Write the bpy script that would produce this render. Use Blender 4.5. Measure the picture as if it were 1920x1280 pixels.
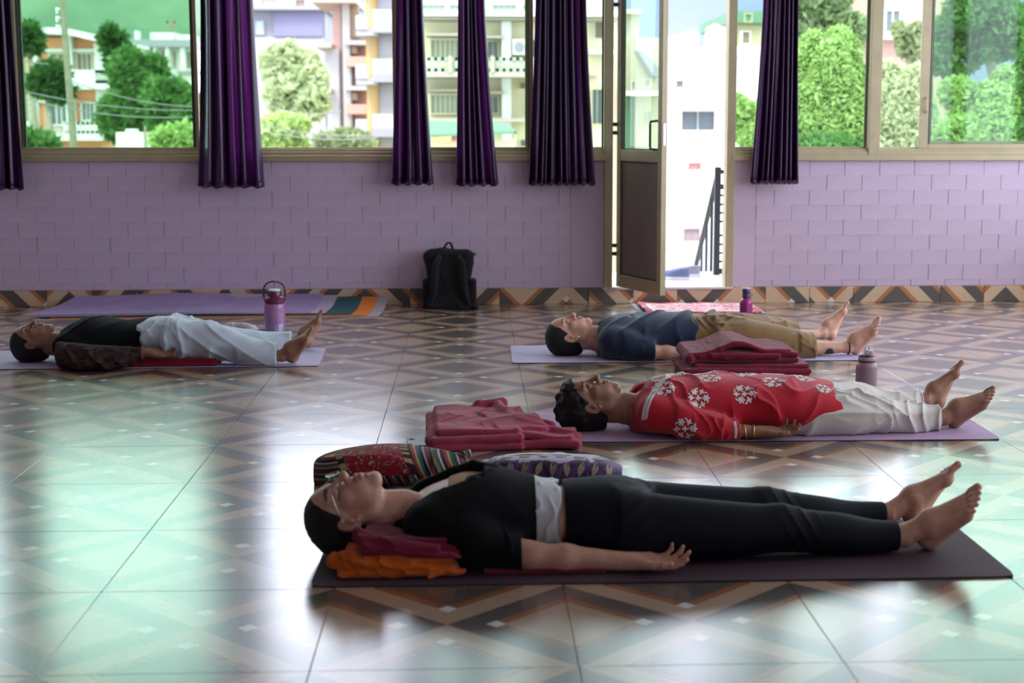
import bpy, bmesh, math, random
import numpy as np
import openvdb
from mathutils import Vector, Matrix, noise
from mathutils.bvhtree import BVHTree

for _o in list(bpy.data.objects):
    bpy.data.objects.remove(_o, do_unlink=True)
S = bpy.context.scene
COL = S.collection
R = math.radians
rnd = random.Random(7)

# ------------------------------------------------------------------ camera
FPX, CXP, CYP, CAMZ = 2870.0, 1021.0, 640.0, 1.2
PHI = math.atan(409 / FPX)
YAW = math.atan(138 / (FPX / math.cos(PHI)))
cam_data = bpy.data.cameras.new('camera')
cam = bpy.data.objects.new('camera', cam_data)
COL.objects.link(cam)
cam.location = (0, 0, CAMZ)
cam.rotation_euler = (math.pi / 2 - PHI, 0, -YAW)
cam_data.sensor_width = 36
cam_data.lens = FPX / 1920 * 36
cam_data.shift_x = -(CXP - 960) / 1920
cam_data.clip_end = 3000
cam_data.dof.use_dof = True
cam_data.dof.focus_distance = 6.4
cam_data.dof.aperture_fstop = 3.4
S.camera = cam

# ------------------------------------------------------------------ world, sun, exposure
W = bpy.data.worlds.new('overcast_sky')
S.world = W
W.use_nodes = True
wn = W.node_tree.nodes
wl = W.node_tree.links
bg = wn['Background']
tc = wn.new('ShaderNodeTexCoord')
sx = wn.new('ShaderNodeSeparateXYZ')
rp = wn.new('ShaderNodeValToRGB')
rp.color_ramp.elements[0].position = 0.0
rp.color_ramp.elements[0].color = (0.76, 0.84, 1.0, 1)
rp.color_ramp.elements[1].position = 0.6
rp.color_ramp.elements[1].color = (0.82, 0.88, 1.0, 1)
wl.new(tc.outputs['Generated'], sx.inputs[0])
wl.new(sx.outputs['Z'], rp.inputs[0])
wl.new(rp.outputs[0], bg.inputs[0])
bg.inputs[1].default_value = 3.8

sun_d = bpy.data.lights.new('sun', 'SUN')
sun_d.energy = 1.6
sun_d.angle = R(12)
sun_d.color = (1.0, 0.95, 0.87)
sun = bpy.data.objects.new('sun', sun_d)
COL.objects.link(sun)
sun.rotation_euler = (R(48), 0, R(-28))

def portal(name, loc, rot, sx_, sy_):
    d = bpy.data.lights.new(name, 'AREA')
    d.shape = 'RECTANGLE'
    d.size, d.size_y = sx_, sy_
    d.cycles.is_portal = True
    o = bpy.data.objects.new(name, d)
    COL.objects.link(o)
    o.location = loc
    o.rotation_euler = rot
    return o

S.view_settings.view_transform = 'Standard'
S.view_settings.look = 'None'
S.view_settings.gamma = 1
S.view_settings.use_curve_mapping = False
S.view_settings.exposure = 0.5
S.cycles.use_denoising = True
S.cycles.max_bounces = 8
S.cycles.diffuse_bounces = 4
S.cycles.glossy_bounces = 4
S.cycles.transmission_bounces = 6
S.cycles.transparent_max_bounces = 12
S.cycles.caustics_reflective = False
S.cycles.caustics_refractive = False
S.cycles.sample_clamp_indirect = 6

# ------------------------------------------------------------------ helpers
_c, _s = math.cos(YAW), math.sin(YAW)
FWD = Vector((_s * math.cos(PHI), _c * math.cos(PHI), -math.sin(PHI)))
RGT = Vector((_c, -_s, 0))
DWN = FWD.cross(RGT)

def at(px, py, Y):
    """the place in the street, Y metres beyond the camera, that a survey pixel stands for"""
    r = FWD + RGT * ((px - CXP) / FPX) + DWN * ((py - CYP) / FPX)
    t = Y / r.y
    return Vector((r.x * t, Y, CAMZ + r.z * t))

def tag(o, label=None, cat=None, group=None, kind=None):
    if label: o['label'] = label
    if cat: o['category'] = cat
    if group: o['group'] = group
    if kind: o['kind'] = kind
    return o

def empty(name, loc=(0, 0, 0), rz=0, label=None, cat=None, group=None, kind=None):
    o = bpy.data.objects.new(name, None)
    COL.objects.link(o)
    o.location = loc
    o.rotation_euler = (0, 0, rz)
    o.empty_display_size = .1
    return tag(o, label, cat, group, kind)

def link_mesh(name, me, mat=None, parent=None, smooth=False):
    if mat is not None and not me.materials:
        for m in (mat if isinstance(mat, (list, tuple)) else [mat]):
            me.materials.append(m)
    if smooth:
        me.polygons.foreach_set('use_smooth', [True] * len(me.polygons))
    o = bpy.data.objects.new(name, me)
    COL.objects.link(o)
    if parent is not None:
        o.parent = parent
    return o

class MB:
    """collects shapes and links them as one mesh object"""
    def __init__(s):
        s.bm = bmesh.new()
    def box(s, lo, hi, bev=0.0, M=None):
        lo = Vector(lo); hi = Vector(hi)
        g = bmesh.ops.create_cube(s.bm, size=1.0)
        vs = g['verts']
        c = (lo + hi) / 2; d = hi - lo
        for v in vs:
            v.co = Vector((v.co.x * d.x, v.co.y * d.y, v.co.z * d.z)) + c
        if bev > 0:
            es = list({e for v in vs for e in v.link_edges})
            r = bmesh.ops.bevel(s.bm, geom=es, offset=bev, segments=1 if bev < .004 else 2, affect='EDGES', profile=.5)
            vs = list({v for f in r['faces'] for v in f.verts} | {v for v in vs if v.is_valid})
        if M is not None:
            for v in vs: v.co = M @ v.co
        return s
    def tube(s, pts, r, n=8, caps=True, closed=False):
        pts = [Vector(p) for p in pts]
        rs = r if isinstance(r, (list, tuple)) else [r] * len(pts)
        rings = []
        up = None
        N = len(pts)
        for i, p in enumerate(pts):
            if closed:
                t = pts[(i + 1) % N] - pts[i - 1]
            else:
                t = pts[min(i + 1, N - 1)] - pts[max(i - 1, 0)]
            t.normalize()
            if up is None:
                up = Vector((0, 0, 1)) if abs(t.z) < .9 else Vector((1, 0, 0))
            a = t.cross(up)
            if a.length < 1e-6: a = t.orthogonal()
            a.normalize()
            b = a.cross(t).normalized()
            up = b
            rings.append([s.bm.verts.new(p + (a * math.cos(2 * math.pi * k / n) + b * math.sin(2 * math.pi * k / n)) * rs[i]) for k in range(n)])
        for i in range(N if closed else N - 1):
            A, B = rings[i], rings[(i + 1) % N]
            for k in range(n):
                s.bm.faces.new((A[k], A[(k + 1) % n], B[(k + 1) % n], B[k]))
        if caps and not closed:
            s.bm.faces.new(rings[0][::-1]); s.bm.faces.new(rings[-1])
        return s
    def lathe(s, prof, n=32, c=(0, 0, 0)):
        """prof: list of (r, z)"""
        c = Vector(c)
        rings = []
        for r, z in prof:
            if r < 1e-5:
                rings.append([s.bm.verts.new(c + Vector((0, 0, z)))])
            else:
                rings.append([s.bm.verts.new(c + Vector((r * math.cos(2 * math.pi * k / n), r * math.sin(2 * math.pi * k / n), z))) for k in range(n)])
        for A, B in zip(rings, rings[1:]):
            for k in range(n):
                k2 = (k + 1) % n
                if len(A) == 1 and len(B) == 1: continue
                if len(A) == 1: s.bm.faces.new((A[0], B[k2], B[k]))
                elif len(B) == 1: s.bm.faces.new((A[k], A[k2], B[0]))
                else: s.bm.faces.new((A[k], A[k2], B[k2], B[k]))
        return s
    def quad(s, *p):
        s.bm.faces.new([s.bm.verts.new(Vector(q)) for q in p])
        return s
    def prism(s, poly, d):
        """closed polygon (list of 3D points) pushed along vector d"""
        d = Vector(d)
        a = [s.bm.verts.new(Vector(p)) for p in poly]
        b = [s.bm.verts.new(Vector(p) + d) for p in poly]
        n = len(a)
        s.bm.faces.new(a[::-1]); s.bm.faces.new(b)
        for i in range(n):
            s.bm.faces.new((a[i], a[(i + 1) % n], b[(i + 1) % n], b[i]))
        return s
    def mesh(s, name='m'):
        bmesh.ops.recalc_face_normals(s.bm, faces=s.bm.faces)
        me = bpy.data.meshes.new(name)
        s.bm.to_mesh(me); s.bm.free()
        return me
    def build(s, name, mat, parent=None, smooth=False, angle=None):
        o = link_mesh(name, s.mesh(name), mat, parent, smooth)
        if angle is not None:
            o.data.polygons.foreach_set('use_smooth', [True] * len(o.data.polygons))
            o.data.set_sharp_from_angle(angle=R(angle))
        return o

def mesh_np(name, verts, faces, mat=None, parent=None, smooth=True):
    """verts (n,3), faces (m,k) arrays"""
    me = bpy.data.meshes.new(name)
    verts = np.asarray(verts, np.float32); faces = np.asarray(faces, np.int32)
    m, k = faces.shape
    me.vertices.add(len(verts)); me.vertices.foreach_set('co', verts.ravel())
    me.loops.add(m * k); me.loops.foreach_set('vertex_index', faces.ravel())
    me.polygons.add(m)
    me.polygons.foreach_set('loop_start', np.arange(0, m * k, k, dtype=np.int32))
    me.polygons.foreach_set('use_smooth', np.full(m, smooth, bool))
    me.update(calc_edges=True)
    me.validate()
    return link_mesh(name, me, mat, parent)

# ------------------------------------------------------------------ materials
def srgb(r, g, b):
    f = lambda c: (c / 255 / 12.92) if c / 255 <= .04045 else ((c / 255 + .055) / 1.055) ** 2.4
    return (f(r), f(g), f(b))

class NT:
    def __init__(s, name):
        s.m = bpy.data.materials.new(name)
        s.m.use_nodes = True
        s.t = s.m.node_tree
        s.n = s.t.nodes; s.l = s.t.links
        s.p = s.n['Principled BSDF']
        s.out = s.n['Material Output']
    def node(s, typ, **kw):
        n = s.n.new(typ)
        for k, v in kw.items():
            setattr(n, k, v)
        return n
    def lk(s, a, b):
        s.l.new(a, b)
    def val(s, inp, v):
        if hasattr(v, 'is_linked') or isinstance(v, bpy.types.NodeSocket):
            s.l.new(v, inp)
        else:
            inp.default_value = v
    def math(s, op, a, b=0.0, c=0.0, clamp=False):
        n = s.n.new('ShaderNodeMath'); n.operation = op; n.use_clamp = clamp
        s.val(n.inputs[0], a); s.val(n.inputs[1], b); s.val(n.inputs[2], c)
        return n.outputs[0]
    def coord(s, kind='Object'):
        return s.n.new('ShaderNodeTexCoord').outputs[kind]
    def xyz(s, v):
        n = s.n.new('ShaderNodeSeparateXYZ'); s.lk(v, n.inputs[0])
        return n.outputs
    def mapping(s, v, scale=(1, 1, 1), rot=(0, 0, 0), loc=(0, 0, 0)):
        n = s.n.new('ShaderNodeMapping'); s.lk(v, n.inputs[0])
        n.inputs['Scale'].default_value = scale; n.inputs['Rotation'].default_value = rot; n.inputs['Location'].default_value = loc
        return n.outputs[0]
    def noise(s, v, scale=5, detail=3, rough=.5, dist=0):
        n = s.n.new('ShaderNodeTexNoise'); s.lk(v, n.inputs['Vector'])
        n.inputs['Scale'].default_value = scale; n.inputs['Detail'].default_value = detail
        n.inputs['Roughness'].default_value = rough; n.inputs['Distortion'].default_value = dist
        return n.outputs[0]
    def ramp(s, fac, stops, interp='LINEAR'):
        n = s.n.new('ShaderNodeValToRGB'); s.lk(fac, n.inputs[0])
        cr = n.color_ramp; cr.interpolation = interp
        while len(cr.elements) < len(stops): cr.elements.new(.5)
        for e, (p, c) in zip(cr.elements, stops):
            e.position = p; e.color = (*c[:3], 1)
        return n.outputs[0]
    def mix(s, fac, a, b, typ='MIX'):
        n = s.n.new('ShaderNodeMix'); n.data_type = 'RGBA'; n.blend_type = typ
        s.val(n.inputs[0], fac)
        for i, v in ((6, a), (7, b)):
            if isinstance(v, (tuple, list)): n.inputs[i].default_value = (*v[:3], 1)
            else: s.lk(v, n.inputs[i])
        return n.outputs[2]
    def bump(s, h, strength=.3, dist=.01):
        n = s.n.new('ShaderNodeBump'); s.lk(h, n.inputs['Height'])
        n.inputs['Strength'].default_value = strength; n.inputs['Distance'].default_value = dist
        s.lk(n.outputs[0], s.p.inputs['Normal'])
    def col(s, v):
        if isinstance(v, (tuple, list)): s.p.inputs['Base Color'].default_value = (*v[:3], 1)
        else: s.lk(v, s.p.inputs['Base Color'])
    def set(s, **kw):
        for k, v in kw.items():
            s.val(s.p.inputs[{'rough': 'Roughness', 'metal': 'Metallic', 'spec': 'Specular IOR Level', 'sheen': 'Sheen Weight', 'sheenr': 'Sheen Roughness', 'trans': 'Transmission Weight', 'ior': 'IOR', 'coat': 'Coat Weight', 'sss': 'Subsurface Weight'}[k]], v)
        return s

def plain(name, c, rough=.6, var=.12, scale=12, metal=0, spec=.5, bump=0, bscale=60, sheen=0):
    t = NT(name)
    v = t.coord('Object')
    n = t.noise(v, scale, 4)
    c2 = tuple(x * (1 - var) for x in c); c3 = tuple(min(1, x * (1 + var)) for x in c)
    t.col(t.ramp(n, [(.3, c2), (.7, c3)]))
    t.set(rough=rough, metal=metal, spec=spec, sheen=sheen)
    if bump:
        t.bump(t.noise(v, bscale, 3), bump, .004)
    return t.m

def fabric(name, c, rough=.85, weave=900, bump=.25, var=.15, sheen=.3, scale=9, spec=.2):
    t = NT(name)
    v = t.coord('Object')
    n = t.noise(v, scale, 4)
    c2 = tuple(x * (1 - var) for x in c); c3 = tuple(min(1, x * (1 + var)) for x in c)
    t.col(t.ramp(n, [(.3, c2), (.7, c3)]))
    t.set(rough=rough, sheen=sheen, spec=spec)
    t.bump(t.noise(v, weave, 2), bump, .002)
    return t.m

BEIGE, BROWN, DARK, CREAMW = (.60, .425, .275), (.42, .16, .06), (.105, .09, .075), (.80, .76, .68)

def tile_mat(name, vertical=False, rough=.20, k=1.0):
    """glossy tile printed with nested lozenges; one tile spans 0.6 m of its own object space"""
    t = NT(name)
    v = t.coord('Object')
    o = t.xyz(v)
    u = t.math('ADD', t.math('DIVIDE', o[0], .598), .5)
    w = t.math('ADD', t.math('DIVIDE', o[2] if vertical else o[1], .607 if not vertical else .598), .5)
    u = t.math('FRACT', u); w = t.math('FRACT', w)
    du = t.math('MINIMUM', u, t.math('SUBTRACT', 1.0, u))
    dv = t.math('ABSOLUTE', t.math('SUBTRACT', w, .5))
    r = t.math('ADD', du, dv)
    c = t.ramp(r, [(p_, tuple(q * kk for q in c_)) for p_, c_, kk in ((0, BEIGE, k), (.27, BROWN, k), (.335, DARK, 1), (.5, BEIGE, k), (.665, BROWN, k), (.73, DARK, 1))], 'CONSTANT')
    s1 = t.math('ADD', t.math('ABSOLUTE', t.math('SUBTRACT', du, .30)), dv)
    s2 = t.math('ADD', t.math('SUBTRACT', .5, du), t.math('ABSOLUTE', t.math('SUBTRACT', dv, .20)))
    sq = t.math('LESS_THAN', t.math('MINIMUM', s1, s2), .042)
    c = t.mix(sq, c, CREAMW)
    n = t.noise(t.mapping(v, (3, 3, 3)), 4, 5, .6, .8)
    c = t.mix(.25, c, t.ramp(n, [(.3, (.45, .45, .45)), (.7, (.8, .8, .8))]), 'MULTIPLY')
    t.col(c)
    n2 = t.noise(v, 2.5, 2)
    t.set(rough=t.math('ADD', rough - .02, t.math('MULTIPLY', n2, .05)), spec=.5, ior=2.15 if not vertical else 1.5)
    if not vertical:
        t.set(coat=.5)
        t.p.inputs['Coat Roughness'].default_value = .24
        t.p.inputs['Coat IOR'].default_value = 1.6
    t.bump(t.noise(v, 7, 2), .015, .01)
    return t.m

M = {}
M['tile'] = tile_mat('glazed_lozenge_tile', k=.80)
M['skirt_tile'] = tile_mat('skirting_tile', True, .3, 1.15)
M['grout'] = plain('dark_grout', (.17, .145, .12), .7)
def paint_mat():
    t = NT('lilac_wall_paint')
    v = t.coord('Object')
    n = t.noise(v, 2.2, 5, .6)
    c = t.ramp(n, [(.25, (.52, .40, .525)), (.55, (.59, .465, .595)), (.8, (.64, .515, .64))])
    n2 = t.noise(t.mapping(v, (1, 1, 3)), 9, 6, .7)
    c = t.mix(t.math('MULTIPLY', t.math('GREATER_THAN', n2, .70), .25), c, (.25, .2, .24))
    t.col(c)
    t.set(rough=.55, spec=.3)
    t.bump(t.noise(v, 55, 4, .6), .25, .004)
    return t.m
M['paint'] = paint_mat()
M['plaster'] = plain('white_plaster', (.74, .72, .72), .8, .05)
M['alu'] = plain('champagne_frame', (.44, .36, .215), .42, .07, 8, .15, .5)
M['alu_dark'] = plain('grey_brown_panel', (.20, .155, .125), .5, .06, 6)
M['rubber'] = plain('black_rubber_seal', (.02, .025, .022), .6)
M['steel'] = plain('brushed_steel', (.5, .5, .5), .3, .05, 30, 1)
M['blackmetal'] = plain('black_painted_iron', (.02, .024, .026), .45)
M['concrete'] = plain('pale_concrete', (.62, .61, .60), .8, .1)

def glass_mat(name, tint):
    t = NT(name)
    t.n.remove(t.p)
    tr = t.node('ShaderNodeBsdfTransparent'); tr.inputs[0].default_value = (*tint, 1)
    gl = t.node('ShaderNodeBsdfGlossy'); gl.inputs['Roughness'].default_value = .02
    fr = t.node('ShaderNodeFresnel'); fr.inputs[0].default_value = 1.42
    geo = t.n.new('ShaderNodeNewGeometry')
    fac = t.math('MULTIPLY', fr.outputs[0], t.math('SUBTRACT', 1.0, geo.outputs['Backfacing']))
    mx = t.node('ShaderNodeMixShader')
    t.lk(fac, mx.inputs[0]); t.lk(tr.outputs[0], mx.inputs[1]); t.lk(gl.outputs[0], mx.inputs[2])
    t.lk(mx.outputs[0], t.out.inputs[0])
    return t.m
M['glass'] = glass_mat('green_tinted_glass', (.825, .915, .845))
M['clear'] = glass_mat('clear_glass', (.97, .985, .975))

def curtain_mat():
    # where the cloth hangs in a single layer the daylight behind it comes through; gathered folds stay opaque
    t = NT('purple_satin_curtain')
    v = t.coord('Object')
    n = t.noise(t.mapping(v, (30, 30, 2)), 1, 3)
    c = t.ramp(n, [(.3, (.030, .004, .042)), (.7, (.058, .008, .078))])
    t.col(c)
    t.set(rough=.32, spec=.6)
    tl = t.node('ShaderNodeBsdfTranslucent'); tl.inputs[0].default_value = (.42, .14, .46, 1)
    mx = t.node('ShaderNodeMixShader')
    vc = t.node('ShaderNodeVertexColor'); vc.layer_name = 'single_layer'
    t.lk(t.math('MULTIPLY', vc.outputs[0], .40), mx.inputs[0])
    t.lk(t.p.outputs[0], mx.inputs[1]); t.lk(tl.outputs[0], mx.inputs[2])
    t.lk(mx.outputs[0], t.out.inputs[0])
    t.bump(t.noise(t.mapping(v, (400, 400, 120)), 1, 2), .15, .002)
    return t.m
M['curtain'] = curtain_mat()

# ------------------------------------------------------------------ room shell
XL, XR, YB, YF, ZC = -4.6, 4.35, 10.2, -2.6, 3.2
TX, TY, X0T, Y0T = .598, .607, .233, 3.272
SILL, BASE = .957, .107
DL, DR = .945, 1.695          # door opening between the posts

fl = MB().box((XL, YF, -.12), (XR, YB + .2, -.006)).build('floor', M['grout'])
tag(fl, kind='structure')
def tile_mesh(name, x0, x1, y0, y1):
    return MB().box((x0, y0, -.008), (x1, y1, 0), .0009).mesh(name)
full = tile_mesh('tile', -TX / 2 + .0007, TX / 2 - .0007, -TY / 2 + .0007, TY / 2 - .0007)
full.materials.append(M['tile'])
last = None
i0 = math.floor((XL - X0T) / TX); i1 = math.ceil((XR - X0T) / TX)
for j in range(-2, 12):
    yc = Y0T + TY * (j + .5)
    for i in range(i0, i1):
        xc = X0T + TX * (i + .5)
        x0, x1 = xc - TX / 2, xc + TX / 2
        y0, y1 = yc - TY / 2, yc + TY / 2
        if x0 < XL - .01 or x1 > XR + .01 or y1 > YB + .01:
            a, b = max(x0, XL) - xc, min(x1, XR) - xc
            c, d = y0 - yc, min(y1, YB) - yc
            me = tile_mesh('tile', a + .0007, b - .0007, c + .0007, d - .0007)
            me.materials.append(M['tile'])
        else:
            me = full
        o = link_mesh('tile', me, None, fl)
        o.location = (xc, yc, 0.0 - .0004 * rnd.random())
# the tiles behind the camera, never near enough to tell apart
bk = MB()
bk.box((XL, YF, -.008), (XR, Y0T - 2 * TY, -.0005))
tag(bk.build('tile_field', M['tile'], fl), kind='stuff')

wb = MB()
wb.box((XL - .2, YB + .005, -.1), (DL - .06, YB + .2, SILL - .004))
wb.box((DR + .06, YB + .005, -.1), (XR + .2, YB + .2, SILL - .004))
wb.box((DL - .06, YB + .005, -.1), (DR + .06, YB + .2, BASE - .004))
wb.box((XL - .2, YB + .005, 2.86), (XR + .2, YB + .2, ZC))
wall_b = tag(wb.build('wall_back', M['paint']), kind='structure')
# painted bricks, thick paint, joints barely sunk
def brick_mesh(L, H, k):
    b = MB()
    l, h = L / 2 - .0013, H / 2 - .0003
    b.prism([(-l, .008, -h), (-l, -.001, -h), (-l + .0008, -.003, -h), (-l + .003, -.004, -h), (l - .003, -.004, -h), (l - .0008, -.003, -h), (l, -.001, -h), (l, .008, -h)], (0, 0, 2 * h))
    me = b.mesh('brick')
    for v in me.vertices:
        v.co.y += .0012 * noise.noise(Vector((v.co.x * 30 + k * 9, v.co.z * 30, k)))
    me.materials.append(M['paint'])
    return me
BL, BH = .2367, .1005
bricks = [brick_mesh(BL, BH, k) for k in range(4)]
def lay(xa, xb, phase):
    for r in range(9):
        z1 = SILL - BH * r
        z0 = max(z1 - BH, BASE + .004)
        h = z1 - z0
        if h < .02: continue
        x = xa - ((xa - phase - (BL / 2 if r % 2 else 0)) % BL)
        while x < xb - .01:
            a, b = max(x, xa), min(x + BL, xb)
            x += BL
            if b - a < .03: continue
            me = bricks[rnd.randrange(4)] if (b - a > BL - .002 and h > BH - .002) else brick_mesh(b - a, h, rnd.random())
            o = link_mesh('brick', me, None, wall_b)
            o.location = ((a + b) / 2, YB + .0048 + rnd.uniform(-.0014, .0014), (z0 + z1) / 2)
            o.rotation_euler = (0, rnd.uniform(-.006, .006), 0)
lay(-3.42, .66, -2.735)
lay(1.90, 4.15, 2.26)
pl = MB().box((.66, YB - .001, BASE), (DL - .06, YB + .02, SILL - .004), .002)
pl.box((DR + .06, YB - .001, BASE), (1.90, YB + .02, SILL - .004), .002)
pl.box((XL, YB - .001, BASE), (-3.42, YB + .02, SILL - .004)).box((4.15, YB - .001, BASE), (XR, YB + .02, SILL - .004))
pl.build('plaster_pier', M['paint'], wall_b)
# skirting of cut floor tiles
sk = empty('baseboard_back', (0, 0, 0), kind='structure')
x = XL; k = 0
while x < XR - .02:
    w = min(.299 if k % 3 else .598, XR - x)
    me = MB().box((-w / 2 + .001, -.006, -BASE / 2), (w / 2 - .001, .01, BASE / 2), .002).mesh('tile')
    me.materials.append(M['skirt_tile'])
    # each piece was cut from another place in its tile
    off = (rnd.choice((0, .15, .299, .45)), rnd.choice((-.2, -.1, .05, .16, .25)))
    for vv in me.vertices:
        vv.co.x += off[0]; vv.co.z += off[1]
    o = link_mesh('tile', me, None, sk)
    o.location = (x + w / 2 - off[0], YB - .004, BASE / 2 - off[1])
    x += w; k += 1

tag(MB().box((XL - .2, YF, -.1), (XL, YB + .2, ZC)).build('wall_left', M['paint']), kind='structure')
wr = MB()
RY0, RY1, RZ0, RZ1 = 3.4, 9.95, .45, 2.9
wr.box((XR, YF, -.1), (XR + .2, RY0, ZC)).box((XR, RY1, -.1), (XR + .2, YB + .2, ZC))
wr.box((XR, RY0, -.1), (XR + .2, RY1, RZ0)).box((XR, RY0, RZ1), (XR + .2, RY1, ZC))
tag(wr.build('wall_right', M['paint']), kind='structure')
wf = MB()
FX0, FX1 = 2.0, 3.9
wf.box((XL - .2, YF - .2, -.1), (FX0, YF, ZC)).box((FX1, YF - .2, -.1), (XR + .2, YF, ZC)).box((FX0, YF - .2, -.1), (FX1, YF, .9)).box((FX0, YF - .2, 2.9), (FX1, YF, ZC))
tag(wf.build('wall_front', M['paint']), kind='structure')
tag(MB().box((XL - .2, YF - .2, ZC), (XR + .2, YB + .2, ZC + .2)).build('ceiling', M['plaster']), kind='structure')

# ------------------------------------------------------------------ windows
def pane(parent, x0, x1, z0, z1, y, mat='glass', name='pane'):
    return MB().box((x0, y - .0025, z0), (x1, y + .0025, z1)).build(name, M[mat], parent)

ZT = 2.86
def sill(parent, x0, x1):
    b = MB()
    b.box((x0, YB - .028, SILL - .004), (x1, YB + .10, SILL + .035), .003)
    b.box((x0, YB - .012, SILL + .034), (x1, YB + .09, SILL + .058), .002)
    b.box((x0, YB + .010, SILL + .056), (x1, YB + .03, SILL + .075), .0015)
    b.box((x0, YB + .048, SILL + .056), (x1, YB + .07, SILL + .085), .0015)
    b.build('sill_rail', M['alu'], parent)
    t = MB().box((x0, YB - .02, ZT - .06), (x1, YB + .1, ZT), .003)
    t.build('head_rail', M['alu'], parent)

def sash(parent, x0, x1, y, wl, wr_, zb=SILL + .075, rail=.03, seal=True):
    """a sliding sash: two stiles, two rails, its pane"""
    z1 = ZT - .06
    b = MB()
    b.box((x0, y - .012, zb), (x0 + wl, y + .012, z1), .002)
    b.box((x1 - wr_, y - .012, zb), (x1, y + .012, z1), .002)
    b.box((x0 + wl, y - .012, zb), (x1 - wr_, y + .012, zb + rail), .002)
    b.box((x0 + wl, y - .012, z1 - .04), (x1 - wr_, y + .012, z1), .002)
    s = b.build('sash', M['alu'], parent)
    pane(s, x0 + wl, x1 - wr_, zb + rail, z1 - .04, y)
    if seal:
        q = MB()
        for a in (x0 + wl - .001, x1 - wr_ - .005):
            q.box((a, y - .0135, zb + rail), (a + .006, y + .0135, z1 - .04))
        q.build('rubber_seal', M['rubber'], s)
    return s

def X(px, Y=YB):                                   # surveyed place along the back wall
    return at(px, 290, Y).x

w1 = empty('window_1', kind='structure')
sill(w1, XL, DL - .035)
sash(w1, -4.3, X(38), YB + .022, .05, .045, rail=.012)
sash(w1, X(32), X(371), YB + .058, .045, .03, rail=.010)     # this sash and the one slid behind it
sash(w1, X(28), X(374), YB + .034, .045, .025, rail=.012)
sash(w1, X(738), X(1000), YB + .022, .04, .03, rail=.012)
sash(w1, X(985), X(1139), YB + .058, .03, .03, rail=.012)
MB().box((X(1132), YB - .02, SILL + .03), (DL - .035, YB + .1, ZT), .003).build('jamb', M['alu'], w1)
MB().box((XL, YB - .02, SILL + .03), (XL + .05, YB + .1, ZT), .003).build('jamb', M['alu'], w1)

w2 = empty('window_2', kind='structure')
sill(w2, DR + .035, XR)
sash(w2, X(1372), X(1634), YB + .058, .02, .035, rail=.012)
MB().box((X(1627), YB - .02, SILL + .03), (X(1648), YB + .1, ZT), .003).build('mullion', M['alu'], w2)
sash(w2, X(1723), XR, YB + .022, .062, .04, rail=.03)
sash(w2, X(1738), XR - .02, YB + .058, .03, .04, rail=.05)
hd = MB().tube([(X(1733), YB + .002, 1.27), (X(1733), YB - .016, 1.285), (X(1733), YB - .016, 1.355), (X(1733), YB + .002, 1.37)], .006, 8)
hd.build('pull_handle', M['alu'], w2, angle=40)

w3 = empty('window_3', kind='structure')
b = MB()
for yy in (RY0, 5.04, 6.68, 8.31, RY1):
    b.box((XR - .02, yy - .03, RZ0), (XR + .1, yy + .03, RZ1), .003)
b.box((XR - .02, RY0, RZ0 - .01), (XR + .1, RY1, RZ0 + .05), .003).box((XR - .02, RY0, RZ1 - .05), (XR + .1, RY1, RZ1), .003)
b.build('frame', M['alu'], w3)
w4 = empty('window_4', kind='structure')
b = MB()
for xx in (FX0, FX0 + .95, FX1):
    b.box((xx - .03, YF - .1, .9), (xx + .03, YF + .02, 2.9), .003)
b.box((FX0, YF - .1, .9), (FX1, YF + .02, .96), .003).box((FX0, YF - .1, 2.84), (FX1, YF + .02, 2.9), .003)
b.build('frame', M['alu'], w4)
portal('portal_front', ((FX0 + FX1) / 2, YF - .24, 1.9), (R(90), 0, 0), FX1 - FX0, 2.0)
portal('portal_right', (XR + .22, (RY0 + RY1) / 2, (RZ0 + RZ1) / 2), (0, R(90), 0), RZ1 - RZ0, RY1 - RY0)
portal('portal_back', ((XL + XR) / 2, YB + .24, (SILL + ZT) / 2), (R(-90), 0, 0), XR - XL, ZT - SILL)

# ------------------------------------------------------------------ door
d1 = empty('door_1', kind='structure')
fr = MB()
fr.box((DL - .062, YB - .022, BASE - .004), (DL - .006, YB + .11, ZT), .004)
fr.build('frame_post', M['alu'], d1)
MB().box((DR + .004, YB - .022, BASE - .004), (DR + .06, YB + .11, ZT), .004).build('frame_post', M['alu'], d1)
MB().box((DL - .062, YB - .022, ZT - .055), (DR + .06, YB + .11, ZT + .01), .004).build('head_rail', M['alu'], d1)
MB().box((DL - .07, YB - .025, BASE - .012), (DR + .06, YB + .15, BASE + .004), .003).build('threshold', M['concrete'], d1)
HX, HY = .982, YB - .012
ang = math.atan2(9.588 - HY, 1.205 - HX)
Lw = math.hypot(9.588 - HY, 1.205 - HX)
leaf_m = Matrix.Translation((HX, HY, 0)) @ Matrix.Rotation(ang, 4, 'Z')
z0, zm, z1 = BASE + .012, .955, ZT - .07
lf = MB()
st = .052
lf.box((0, -.02, z0), (st, .02, z1), .003, leaf_m)
lf.box((Lw - st, -.02, z0), (Lw, .02, z1), .003, leaf_m)
lf.box((st, -.02, z0), (Lw - st, .02, z0 + .085), .003, leaf_m)
lf.box((st, -.02, zm), (Lw - st, .02, zm + .075), .003, leaf_m)
lf.box((st, -.02, z1 - .06), (Lw - st, .02, z1), .003, leaf_m)
leaf = lf.build('leaf', M['alu'], d1)
MB().box((st, -.008, z0 + .085), (Lw - st, .008, zm), 0, leaf_m).build('panel', M['alu_dark'], leaf)
q = MB()
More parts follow.
